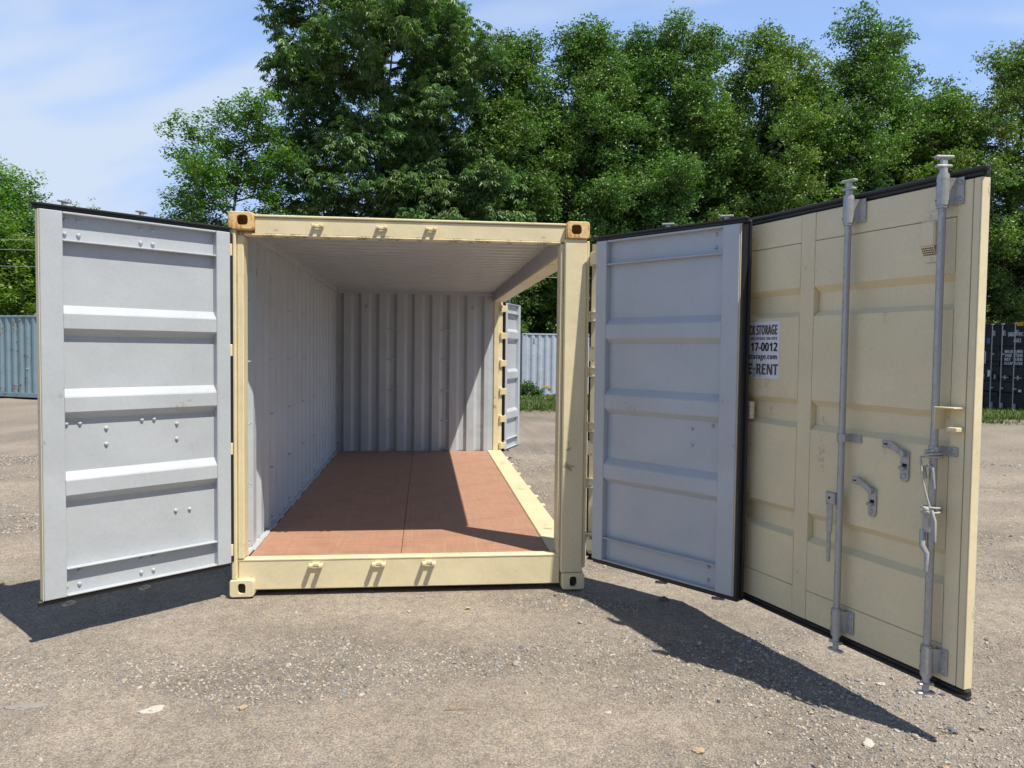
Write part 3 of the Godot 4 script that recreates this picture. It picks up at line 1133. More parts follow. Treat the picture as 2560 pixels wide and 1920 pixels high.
func make_side_doors(c: Node3D) -> void:
	# wide leaf, outside towards the yard
	var dir := Vector3(0.272, 0, 0.962).normalized()
	var W := 1.98
	var joint := Vector3(2.406, 0.245, 2.297) - dir * W
	joint.y = 0.245
	var bas := Basis(dir, Vector3.UP, dir.cross(Vector3.UP))
	var d := group_part("side_door", c, Transform3D(bas, joint), "wide beige side door leaf with lock rods and a rental sticker")
	side_leaf_frame(d, W, mat.beige_door, [Vector2(0.0, 0.11), Vector2(0.934, 1.036), Vector2(1.872, 1.944), Vector2(1.948, W)], [0.505, 1.115, 1.725])
	boxpart("edge_plate", Vector3(W + 0.0005, 0.0, -0.048), Vector3(W + 0.006, 2.2, -0.001), mat.beige, d, 0.002)
	rod_assembly(d, 1.305, 0.045, -0.020, 2.262, 1.0, 0.1)
	rod_assembly(d, 1.835, 0.045, -0.020, 2.262, 1.0, 1.2)
	# guides half way up
	for x in [1.305, 1.835]:
		var b := MB.new()
		b.tube([Vector3(x, 1.003, 0.045), Vector3(x, 1.045, 0.045)], [0.023, 0.023], 14)
		b.box(Vector3(x + 0.012, 1.003, 0.001), Vector3(x + 0.085, 1.045, 0.008), 0.004)
		b.box(Vector3(x + 0.012, 1.003, 0.004), Vector3(x + 0.028, 1.045, 0.058), 0.004)
		b.dome(Vector3(x + 0.062, 1.024, 0.008), Vector3(0, 0, 1), 0.010, 0.006)
		part("rod_guide", b, mat.steel, d)
	# lever hanging from the first rod
	var hb := MB.new()
	hb.box(Vector3(1.232, 0.678, 0.048), Vector3(1.294, 0.742, 0.074), 0.005)
	hb.box(Vector3(1.236, 0.53, 0.055), Vector3(1.274, 0.682, 0.069), 0.005)
	hb.box(Vector3(1.238, 0.38, 0.051), Vector3(1.262, 0.534, 0.066), 0.006)
	part("lever_handle", hb, mat.steel, d)
	var hp := MB.new()
	hp.dome(Vector3(1.262, 0.712, 0.074), Vector3(0, 0, 1), 0.008, 0.004)
	part("handle_pin", hp, mat.rubber, d)
	# lever of the second rod, folded flat along it
	var h2 := MB.new()
	h2.box(Vector3(1.812, 0.66, 0.062), Vector3(1.852, 0.76, 0.078), 0.006)
	h2.tube([Vector3(1.816, 0.67, 0.072), Vector3(1.822, 0.60, 0.080), Vector3(1.850, 0.57, 0.083), Vector3(1.846, 0.49, 0.082)], [0.014, 0.013, 0.011, 0.008], 8)
	h2.tube([Vector3(1.818, 0.90, 0.068), Vector3(1.820, 0.95, 0.082), Vector3(1.845, 0.965, 0.086), Vector3(1.862, 0.95, 0.082), Vector3(1.864, 0.86, 0.070)], [0.007, 0.007, 0.007, 0.007, 0.006], 6)
	part("lever_handle", h2, mat.steel, d)
	# hinged retainers
	for p in [[1.650, 0.985], [1.470, 0.782]]:
		var b := MB.new()
		var x: float = p[0]
		var y: float = p[1]
		b.box(Vector3(x - 0.024, y - 0.118, 0.001), Vector3(x + 0.024, y + 0.012, 0.008), 0.004)
		b.tube([Vector3(x, y - 0.110, 0.001), Vector3(x, y - 0.110, 0.0085)], [0.023, 0.023], 12)
		b.dome(Vector3(x, y - 0.104, 0.008), Vector3(0, 0, 1), 0.013, 0.009)
		b.box(Vector3(x - 0.020, y - 0.074, 0.008), Vector3(x + 0.012, y - 0.060, 0.030), 0.004)
		b.tube([Vector3(x, y, 0.004), Vector3(x, y, 0.030)], [0.017, 0.015], 12)
		b.xf = Transform3D(Basis(Vector3(0, 0, 1), -0.5), Vector3(x, y, 0.0))
		b.box(Vector3(-0.075, -0.015, 0.020), Vector3(0.004, 0.015, 0.027), 0.004)
		b.xf = Transform3D(Basis(Vector3(0, 0, 1), -0.05), Vector3(x - 0.066, y + 0.036, 0.0))
		b.box(Vector3(-0.050, -0.020, 0.018), Vector3(0.010, 0.016, 0.026), 0.005)
		part("handle_retainer", b, mat.steel, d)
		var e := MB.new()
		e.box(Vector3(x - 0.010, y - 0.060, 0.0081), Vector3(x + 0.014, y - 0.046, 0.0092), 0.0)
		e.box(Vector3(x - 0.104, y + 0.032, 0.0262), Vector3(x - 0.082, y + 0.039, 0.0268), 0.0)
		part("slot_shade", e, mat.dark, d)  # thin dark plates laid on for the shade within the slots
	# ventilator
	var vb := MB.new()
	vb.box(Vector3(1.722, 1.862, 0.0), Vector3(1.788, 2.088, 0.010), 0.004)
	vb.box(Vector3(1.712, 1.93, 0.0105), Vector3(1.790, 2.045, 0.034), 0.008)
	vb.quad(Vector3(1.714, 1.932, 0.032), Vector3(1.788, 1.932, 0.032), Vector3(1.784, 1.892, 0.011), Vector3(1.720, 1.892, 0.011), Vector3(0, -1, 1))
	vb.dome(Vector3(1.748, 2.068, 0.010), Vector3(0, 0, 1), 0.009, 0.005)
	vb.dome(Vector3(1.756, 1.876, 0.010), Vector3(0, 0, 1), 0.009, 0.005)
	part("ventilator", vb, mat.beige_door, d)
	var vg := MB.new()
	for i in 7:
		for j in 4:
			var t := (j + 0.5) / 4.0
			var p := Vector3(1.7225 + i * 0.009, 1.930 - t * 0.036, 0.0325 - t * 0.019)
			vg.quad(p, p + Vector3(0.006, 0, 0), p + Vector3(0.006, -0.005, -0.0026), p + Vector3(0, -0.005, -0.0026), Vector3(0, -1, 1))
	part("ventilator_grille", vg, mat.dark, d)
	# lock box near the free edge, and the staple box on the other half
	var lb := MB.new()
	lb.box(Vector3(1.853, 1.215, 0.000), Vector3(1.945, 1.222, 0.070), 0.002)
	lb.box(Vector3(1.848, 1.120, 0.000), Vector3(1.854, 1.222, 0.070), 0.002)
	lb.box(Vector3(1.895, 1.115, 0.004), Vector3(1.945, 1.135, 0.050), 0.003)
	part("lock_box", lb, mat.beige, d)
	var sb := MB.new()
	sb.box(Vector3(0.472, 1.058, 0.001), Vector3(0.486, 1.160, 0.034), 0.004)
	sb.box(Vector3(0.486, 1.130, 0.001), Vector3(0.588, 1.160, 0.034), 0.004)
	sb.box(Vector3(0.486, 1.058, 0.001), Vector3(0.588, 1.076, 0.034), 0.004)
	sb.box(Vector3(0.566, 1.076, 0.001), Vector3(0.588, 1.130, 0.034), 0.004)
	part("staple_box", sb, mat.beige, d)
	# sticker: printed sheet
	var am := ArrayMesh.new()
	var sh := MB.new()
	sh.box(Vector3(0.30, 1.300, -0.0018), Vector3(0.782, 1.630, 0.0004), 0.0)
	am.add_surface_from_arrays(Mesh.PRIMITIVE_TRIANGLES, sh.arrays())
	am.surface_set_material(0, mat.sticker)
	var blades := MB.new()
	var r := RandomNumberGenerator.new()
	r.seed = 31
	for k in 44:
		var x := 0.40 + 0.27 * r.randf()
		var hh := r.randf_range(0.05, 0.20)
		var ln := r.randf_range(-0.02, 0.05)
		blades.quad(Vector3(x, 1.306, 0.0007), Vector3(x + 0.003, 1.306, 0.0007), Vector3(x + ln + 0.0008, 1.306 + hh, 0.0007), Vector3(x + ln, 1.306 + hh, 0.0007), Vector3(0, 0, 1))
	am.add_surface_from_arrays(Mesh.PRIMITIVE_TRIANGLES, blades.arrays())
	am.surface_set_material(1, mat.ink_teal)
	text_into(am, "CK STORAGE", 0.762, 1.552, 0.058, 0.238, 0.0010, mat.ink_brown)
	text_into(am, "S DELIVERED ON SITE", 0.762, 1.523, 0.016, 0.246, 0.0010, mat.ink_black)
	text_into(am, "17-0012", 0.766, 1.458, 0.050, 0.226, 0.0010, mat.ink_black)
	text_into(am, "storage.com", 0.764, 1.402, 0.036, 0.240, 0.0010, mat.ink_black)
	text_into(am, "RENT", 0.774, 1.322, 0.062, 0.180, 0.0010, mat.ink_brown)
	text_into(am, "or", 0.586, 1.345, 0.014, 0.026, 0.0010, mat.ink_black)
	text_into(am, "E", 0.552, 1.322, 0.062, 0.044, 0.0010, mat.ink_brown)
	var so := MeshInstance3D.new()
	so.name = "rental_sticker"
	so.mesh = am
	d.add_child(so, true)
	so.set_meta("label", "white printed rental sticker")
	# narrow leaf hinged to the post
	var a := Vector3(1.238, 0.245, -0.058)
	var d1 := (joint - a)
	d1.y = 0.0
	var W1 := d1.length() - 0.02
	d1 = d1.normalized()
	var n := group_part("side_door", c, Transform3D(Basis(d1, Vector3.UP, d1.cross(Vector3.UP)), a + d1 * 0.012), "narrow beige side door leaf hinged to the front post")
	side_leaf_frame(n, W1, mat.beige_door, [Vector2(0.0, 0.10), Vector2(W1 - 0.10, W1)], [0.505, 1.115, 1.725])
	boxpart("edge_gasket", Vector3(-0.014, -0.02, -0.056), Vector3(-0.001, 2.22, -0.004), mat.rubber, n, 0.002)
	for y in [0.12, 0.51, 0.91, 1.30, 1.69, 2.08]:
		var b := MB.new()
		b.tube([Vector3(-0.012, y - 0.036, 0.014), Vector3(-0.012, y + 0.036, 0.014)], [0.013, 0.013], 10)
		b.box(Vector3(-0.030, y - 0.036, 0.006), Vector3(0.06, y - 0.024, 0.026), 0.003)
		b.box(Vector3(-0.030, y + 0.024, 0.006), Vector3(0.06, y + 0.036, 0.026), 0.003)
		b.box(Vector3(0.0, y - 0.024, 0.001), Vector3(0.06, y + 0.024, 0.012), 0.003)
		part("hinge", b, mat.beige, n)
	# rear leaf swung back beyond the rear post: white inside shows
	var a2 := Vector3(1.285, 0.198, -6.20)
	var d2 := Vector3(0.30, 0, -0.72).normalized()
	var q := group_part("side_door", c, Transform3D(Basis(d2, Vector3.UP, d2.cross(Vector3.UP)), a2), "narrow side door leaf swung back at the rear post, white inside")
	var W2 := 0.80
	# inner face looks to +z of this frame
	boxpart("stile", Vector3(0.0, 0.0, -0.05), Vector3(0.09, 2.2, 0.0), mat.white, q)
	boxpart("stile", Vector3(W2 - 0.09, 0.0, -0.05), Vector3(W2, 2.2, 0.0), mat.white, q)
	for e in [0.0, 2.05]:
		var b := MB.new()
		b.box(Vector3(0.091, e, -0.050), Vector3(W2 - 0.091, e + 0.15, -0.044), 0.0)
		b.box(Vector3(0.091, e, -0.044), Vector3(W2 - 0.091, e + 0.010, -0.002), 0.002)
		b.box(Vector3(0.091, e + 0.14, -0.044), Vector3(W2 - 0.091, e + 0.15, -0.002), 0.002)
		part("rail", b, mat.white, q)
	var prof := [Vector3(0.091, 0.15, -0.046)]
	for yb in [0.505, 1.115, 1.725]:
		prof.push_back(Vector3(0.091, yb - 0.085, -0.046))
		prof.push_back(Vector3(0.091, yb - 0.050, -0.005))
		prof.push_back(Vector3(0.091, yb + 0.050, -0.005))
		prof.push_back(Vector3(0.091, yb + 0.095, -0.046))
	prof.push_back(Vector3(0.091, 2.05, -0.046))
	var pb := MB.new()
	pb.sheet(prof, Vector3(W2 - 0.182, 0, 0), Vector3(0, 0, 1))
	part("pressed_panel", pb, mat.white, q)
	boxpart("outer_skin", Vector3(0.0, 0.0, -0.058), Vector3(W2, 2.2, -0.051), mat.beige_door, q, 0.001)
	var gk := MB.new()
	gk.box(Vector3(-0.032, -0.02, -0.050), Vector3(-0.001, 2.22, -0.004), 0.004)
	part("side_gasket", gk, mat.rubber, q)
	boxpart("top_gasket", Vector3(0.0, 2.201, -0.05), Vector3(W2, 2.222, -0.012), mat.rubber, q)
	boxpart("bottom_gasket", Vector3(0.0, -0.022, -0.05), Vector3(W2, -0.001, -0.012), mat.rubber, q)
	for x in [0.16, 0.52]:
		rod_assembly(q, x, -0.104, -0.03, 2.23, 1.0, 0.3, -0.059)
	for y in [0.85, 0.90, 0.95, 1.0]:
		var b := MB.new()
		b.dome(Vector3(0.36, y - 0.1, -0.046), Vector3(0, 0, 1), 0.010, 0.012)
		part("bolt", b, mat.white, q)
	# hinge blocks on the rear post
	for y in [0.30, 0.69, 1.09, 1.50, 1.90, 2.29]:
		var b := MB.new()
		b.box(Vector3(1.152, y - 0.055, -5.928), Vector3(1.215, y + 0.055, -5.915), 0.002)
		b.box(Vector3(1.172, y - 0.055, -5.915), Vector3(1.184, y + 0.055, -5.875), 0.002)
		b.box(Vector3(1.190, y - 0.045, -5.94), Vector3(1.262, y + 0.045, -5.905), 0.004)
		b.box(Vector3(1.262, y - 0.04, -6.22), Vector3(1.275, y + 0.04, -5.91), 0.003)
		part("hinge", b, mat.beige, c)
	# rope round the second rod: a thing of its own
	var rope := MB.new()
	var pts := []
	for k in 60:
		var t := k / 59.0
		var an := t * TAU * 2.2 + 1.0
		var y := 1.025 - t * 0.03
		pts.push_back(Vector3(1.835 + cos(an) * 0.034, y, 0.045 + sin(an) * 0.034))
	for k in 16:
		var t := k / 15.0
		pts.push_back(Vector3(1.805 + 0.060 * t, 0.995 - 0.23 * t, 0.088 + 0.012 * sin(t * PI)))
	var rr := []
	for k in pts.size():
		rr.push_back(0.0048)
	rope.tube(pts, rr, 7)
	var p2 := []
	var r2 := []
	for k in 40:
		var an := k / 39.0 * TAU * 2.0
		p2.push_back(Vector3(1.842 + cos(an) * 0.036, 0.765 + 0.012 * sin(an * 0.5 + 1.0), 0.056 + sin(an) * 0.044))
		r2.push_back(0.0052)
	rope.tube(p2, r2, 7)
	for k in 5:
		rope.dome(Vector3(1.846 + 0.006 * sin(k * 2.1), 0.762 + 0.007 * cos(k * 1.7), 0.098), Vector3(sin(k * 2.1) * 0.6, cos(k * 1.9) * 0.6, 0.7).normalized(), 0.013, 0.016)
	for k in 3:
		rope.tube([Vector3(1.868, 0.765, 0.085), Vector3(1.874 + k * 0.007, 0.72, 0.088), Vector3(1.868 + k * 0.009, 0.655 - k * 0.012, 0.082)], [0.007, 0.0065, 0.005], 6)
	var ro := part("rope", rope, mat.rope, self)
	ro.transform = Transform3D(bas, joint)
	tag(ro, "frayed white rope knotted round the lock rod nearest the free door edge", "rope")

# ------------------------------------------------------------------ other containers
func plain_container(called: String, label: String, at: Vector3, turn: float, L: float, H: float, body: Material, rail_m: Material, x0: float, deep := 2.438) -> Node3D:
	# long side towards local +z at z = 0, from x0 to x0 + L
	var t := thing(called, label, "container", at, turn)
	for s in 2:
		var b := MB.new()
		var z := 0.0 if s == 0 else -deep
		var sg := 1.0 if s == 0 else -1.0
		var prof := []
		for p in corrugated(x0 + 0.12, x0 + L - 0.12, 0.279, 0.072, 0.068):
			prof.push_back(Vector3(p.x, 0.17, z - sg * (0.008 + 0.040 * (1.0 - p.y))))
		b.sheet(prof, Vector3(0, H - 0.23, 0), Vector3(0, 0, sg))
		part("side_wall", b, body, t)
		boxpart("top_rail", Vector3(x0 + 0.162, H - 0.066, z - sg * 0.07), Vector3(x0 + L - 0.162, H - 0.005, z), rail_m, t, 0.006)
		boxpart("bottom_rail", Vector3(x0 + 0.162, 0.03, z - sg * 0.05), Vector3(x0 + L - 0.162, 0.168, z), rail_m, t, 0.006)
		for e in [x0, x0 + L - 0.12]:
			boxpart("corner_post", Vector3(e, 0.119, z - sg * 0.16), Vector3(e + 0.12, H - 0.119, z - sg * 0.002), rail_m, t, 0.006)
		for e in [x0 + 0.089, x0 + L - 0.089]:
			for y in [0.059, H - 0.059]:
				var cb := casting_shape(0.178, 0.118, 0.162, Vector2(0.04, 0.032))
				var o := part("corner_casting", cb, rail_m, t)
				o.position = Vector3(e, y, z)
				o.rotation.y = 0.0 if s == 0 else PI
	for e in [x0 + 0.03, x0 + L - 0.03]:
		boxpart("end_wall", Vector3(e - 0.015, 0.1, -deep + 0.17), Vector3(e + 0.015, H - 0.03, -0.17), body, t)
	var rb := MB.new()
	var rp := []
	for p in corrugated(x0 + 0.05, x0 + L - 0.05, 0.279, 0.11, 0.04):
		rp.push_back(Vector3(p.x, H + 0.005 - 0.020 * (1.0 - p.y), -deep + 0.03))
	rb.sheet(rp, Vector3(0, 0, deep - 0.06), Vector3.UP)
	part("roof", rb, body, t)
	return t

func make_yard_containers() -> void:
	var bl := plain_container("storage_container", "faded blue corrugated container with rust patches", Vector3(-11.6, 0.02, -20.16), -0.437, 12.19, 2.59, mat.blue, mat.blue, -7.0)
	var lbm := MB.new()
	lbm.box(Vector3(-0.72, 0.92, -0.006), Vector3(-0.62, 0.95, 0.002), 0.0)
	part("white_label", lbm, mat.letter_white, bl)
	var gr := plain_container("storage_container", "pale grey corrugated container standing in weeds", Vector3(4.0, -0.20, -25.9), 0.0, 12.19, 2.59, mat.grey, mat.grey, 0.0)
	var ym := MB.new()
	ym.box(Vector3(0.82, 0.40, -0.005), Vector3(1.22, 0.455, 0.002), 0.0)
	part("yellow_marking", ym, mat.yellow_mark, gr)
	var vt := MB.new()
	vt.box(Vector3(0.44, 2.18, -0.045), Vector3(0.52, 2.42, 0.004), 0.004)
	part("ventilator", vt, mat.steel, gr)
	make_dark_container()

func make_dark_container() -> void:
	var H := 2.896
	var t := thing("storage_container", "black container with closed doors, white lettering and steel lock rods", "container", Vector3(18.62, -0.14, -18.12))
	# doors in the plane x = 0 facing -x; body runs to +x
	for s in [-1.0, 1.0]:
		boxpart("corner_post", Vector3(0.01, 0.119, s * 1.215), Vector3(0.16, H - 0.119, s * 1.06), mat.black_frame, t, 0.006)
		for y in [0.059, H - 0.059]:
			var cb := casting_shape(0.162, 0.118, 0.178, Vector2(0.036, 0.03))
			var o := part("corner_casting", cb, mat.black_frame, t)
			o.position = Vector3(0.0, y, s * 1.138)
			o.rotation.y = -PI * 0.5
		var b := MB.new()
		var prof := []
		for p in corrugated(0.16, 12.0, 0.279, 0.072, 0.068):
			prof.push_back(Vector3(p.x, 0.15, s * (1.205 - 0.036 * (1.0 - p.y))))
		b.sheet(prof, Vector3(0, H - 0.2, 0), Vector3(0, 0, s))
		part("side_wall", b, mat.navy, t)
		boxpart("bottom_rail", Vector3(0.18, 0.04, s * 1.212), Vector3(12.1, 0.149, s * 1.15), mat.black_frame, t)
		boxpart("top_rail", Vector3(0.18, H - 0.048, s * 1.212), Vector3(12.1, H - 0.006, s * 1.15), mat.black_frame, t)
	boxpart("header", Vector3(0.03, H - 0.125, -1.056), Vector3(0.15, H - 0.008, 1.056), mat.black_frame, t)
	boxpart("sill", Vector3(0.03, 0.02, -1.056), Vector3(0.15, 0.16, 1.056), mat.black_frame, t)
	boxpart("roof", Vector3(0.155, H - 0.030, -1.149), Vector3(12.1, H - 0.012, 1.149), mat.navy, t)
	boxpart("end_wall", Vector3(12.10, 0.1, -1.2), Vector3(12.14, H - 0.02, 1.2), mat.navy, t)
	var hz := MB.new()
	for k in 3:
		var z := 0.86 + k * 0.11
		hz.quad(Vector3(-0.0015, H - 0.10, z), Vector3(-0.0015, H - 0.10, z + 0.05), Vector3(-0.0015, H - 0.02, z + 0.09), Vector3(-0.0015, H - 0.02, z + 0.04), Vector3(-1, 0, 0))
	hz.box(Vector3(0.0, H - 0.117, 0.80), Vector3(0.029, H - 0.009, 1.055), 0.002)
	part("hazard_stripes", hz, mat.yellow_mark, t)
	for s in [-1.0, 1.0]:
		var d := group_part("door", t, Transform3D(Basis.IDENTITY, Vector3(0.05, 0.17, s * 0.53)))
		var b := MB.new()
		var prof := [Vector3(0.0, 0.0, -0.515), Vector3(0.0, 0.10, -0.515)]
		for k in 5:
			var y := 0.30 + k * 0.50
			prof.push_back(Vector3(0.0, y, -0.515))
			if k < 4:
				prof.push_back(Vector3(0.036, y + 0.06, -0.515))
				prof.push_back(Vector3(0.036, y + 0.16, -0.515))
				prof.push_back(Vector3(0.0, y + 0.22, -0.515))
		prof.push_back(Vector3(0.0, H - 0.300, -0.515))
		b.sheet(prof, Vector3(0, 0, 1.03), Vector3(-1, 0, 0))
		part("pressed_panel", b, mat.navy, d)
		var gk := MB.new()
		gk.box(Vector3(-0.01, 0.0, -s * 0.531), Vector3(0.03, H - 0.30, -s * 0.517), 0.003)
		part("gasket", gk, mat.rubber, d)
		for off in ([-0.22, 0.28] if s < 0.0 else [-0.33, 0.22]):
			var rb := MB.new()
			rb.tube([Vector3(-0.06, -0.12, off), Vector3(-0.06, H - 0.20, off)], [0.017, 0.017], 8)
			rb.box(Vector3(-0.085, H - 0.22, off - 0.05), Vector3(-0.035, H - 0.19, off + 0.05), 0.004)
			rb.box(Vector3(-0.085, -0.13, off - 0.05), Vector3(-0.035, -0.10, off + 0.05), 0.004)
			part("lock_rod", rb, mat.steel_pale, d)
			for y in [0.06, 0.62, 1.72, 2.40]:
				var k := MB.new()
				var tall := 0.09 if (y < 0.1 or y > 2.0) else 0.025
				k.box(Vector3(-0.070, y - tall, off - 0.01), Vector3(-0.002, y + tall, off + 0.085), 0.005)
				part("rod_bracket", k, mat.steel_pale, d)
			var hb := MB.new()
			var hy := 0.98
			hb.box(Vector3(-0.095, hy - 0.014, off), Vector3(-0.075, hy + 0.014, off + 0.36 * (-1.0 if s < 0.0 and off > 0.0 else 1.0)), 0.005)
			hb.box(Vector3(-0.09, hy - 0.07, off + 0.17), Vector3(-0.05, hy + 0.07, off + 0.22), 0.008)
			part("lever_handle", hb, mat.steel_pale, d)
	# painted marks: text frame x -> +z, facing -x
	var fr := Transform3D(Basis(Vector3(0, 0, 1), Vector3.UP, Vector3(-1, 0, 0)), Vector3(0.05, 0, 0))
	var am := ArrayMesh.new()
	text_into(am, "SKIL", 0.0, 2.46, 0.13, 0.30, 0.003, mat.letter_white, true, fr, 0.38)
	text_into(am, "912215", 0.0, 2.46, 0.13, 0.46, 0.003, mat.letter_white, true, fr, 0.83)
	text_into(am, "7", 0.0, 2.46, 0.13, 0.08, 0.003, mat.letter_white, true, fr, 1.34 - 0.36)
	text_into(am, "45G1", 0.0, 2.26, 0.13, 0.30, 0.003, mat.letter_white, true, fr, 0.62)
	var lines := ["MAX.GR", "TARE", "NET", "CU.CAP"]
	var nums := ["30.480 KG", "3.700 KG", "26.780 KG", "76.4 CU.M"]
	for k in 4:
		text_into(am, lines[k], 0.0, 1.93 - k * 0.125, 0.095, 0.36 - 0.05 * (k % 3), 0.003, mat.letter_white, true, fr, 0.26)
		text_into(am, nums[k], 0.0, 1.93 - k * 0.125, 0.10, 0.34, 0.003, mat.letter_white, true, fr, 0.68)
	var o := MeshInstance3D.new()
	o.name = "lettering"
	o.mesh = am
	t.add_child(o, true)
	var st := MB.new()
	st.box(Vector3(0.043, 1.58, -1.0), Vector3(0.0485, 1.98, -0.58), 0.0)
	part("data_plate", st, mat.letter_white, t)
	st = MB.new()
	for k in 4:
		st.box(Vector3(0.042, 1.62 + k * 0.09, -0.97), Vector3(0.0427, 1.665 + k * 0.09, -0.62), 0.0)
	part("data_plate_print", st, mat.ink_black, t)
	st = MB.new()
	st.box(Vector3(0.043, 2.24, -0.56), Vector3(0.0485, 2.42, -0.42), 0.0)
	part("blue_sticker", st, mat.sticker_blue, t)
	st = MB.new()
	st.box(Vector3(0.043, 0.70, 0.90), Vector3(0.0485, 0.78, 1.04), 0.0)
	part("white_label", st, mat.letter_white, t)
	st = MB.new()
	st.box(Vector3(-0.075, 1.16, -0.33), Vector3(-0.02, 1.36, -0.23), 0.006)
	part("seal_cover", st, mat.sticker, t)

# ------------------------------------------------------------------ plants
func leaf_cluster(kind: int, seed_: int) -> ArrayMesh:
	var r := RandomNumberGenerator.new()
	r.seed = seed_
	var b := MB.new()
	if kind == 0:
		# twig of small pointed leaves
		for k in 11:
			var at := Vector3(r.randf_range(-1, 1), r.randf_range(-1, 1), r.randf_range(-1, 1)) * 0.17
			var d := Vector3(r.randf_range(-1, 1), r.randf_range(-0.8, 0.4), r.randf_range(-1, 1)).normalized()
			var s := d.cross(Vector3(r.randf_range(-1, 1), r.randf_range(-1, 1), r.randf_range(-1, 1))).normalized()
			var ln := r.randf_range(0.085, 0.13)
			var w := ln * 0.36
			var nn := s.cross(d)
			b.tri(at, at + d * ln * 0.45 + s * w + nn * 0.012, at + d * ln, nn)
			b.tri(at, at + d * ln, at + d * ln * 0.45 - s * w + nn * 0.012, nn)
	elif kind == 1:
		# drooping fan of long leaflets
		for f in 3:
			var at := Vector3(r.randf_range(-1, 1), r.randf_range(-0.7, 0.7), r.randf_range(-1, 1)) * 0.22
			var yaw := r.randf() * TAU
			for k in 7:
				var an := yaw + TAU * k / 7.0 + r.randf_range(-0.2, 0.2)
				var d := Vector3(cos(an), r.randf_range(-0.95, -0.15), sin(an)).normalized()
				var s := d.cross(Vector3.UP).normalized()
				var ln := r.randf_range(0.20, 0.30)
				var w := ln * 0.17
				var nn := s.cross(d)
				if nn.y < 0.0:
					nn = -nn
				var mid := at + d * ln * 0.55
				var tip := at + d * ln + Vector3.DOWN * ln * 0.22
				b.tri(at, mid + s * w, tip, nn)
				b.tri(at, tip, mid - s * w, nn)
	else:
		# broad rounded leaves in a dense spray
		for k in 12:
			var at := Vector3(r.randf_range(-1, 1), r.randf_range(-0.6, 0.6), r.randf_range(-1, 1)) * 0.22
			var d := Vector3(r.randf_range(-1, 1), r.randf_range(-0.6, 0.25), r.randf_range(-1, 1)).normalized()
			var s := d.cross(Vector3.UP).normalized()
			var ln := r.randf_range(0.12, 0.18)
			var w := ln * 0.40
			var nn := s.cross(d)
			if nn.y < 0.0:
				nn = -nn
			var p0 := at
			var p1 := at + d * ln * 0.4 + s * w
			var p2 := at + d * ln
			var p3 := at + d * ln * 0.4 - s * w
			b.tri(p0, p1, p2, nn)
			b.tri(p0, p2, p3, nn)
	return b.mesh()

var clusters := {}

func rand_dir(r: RandomNumberGenerator) -> Vector3:
	var z := r.randf_range(-1.0, 1.0)
	var a := r.randf() * TAU
	var q := sqrt(1.0 - z * z)
	return Vector3(q * cos(a), z, q * sin(a))

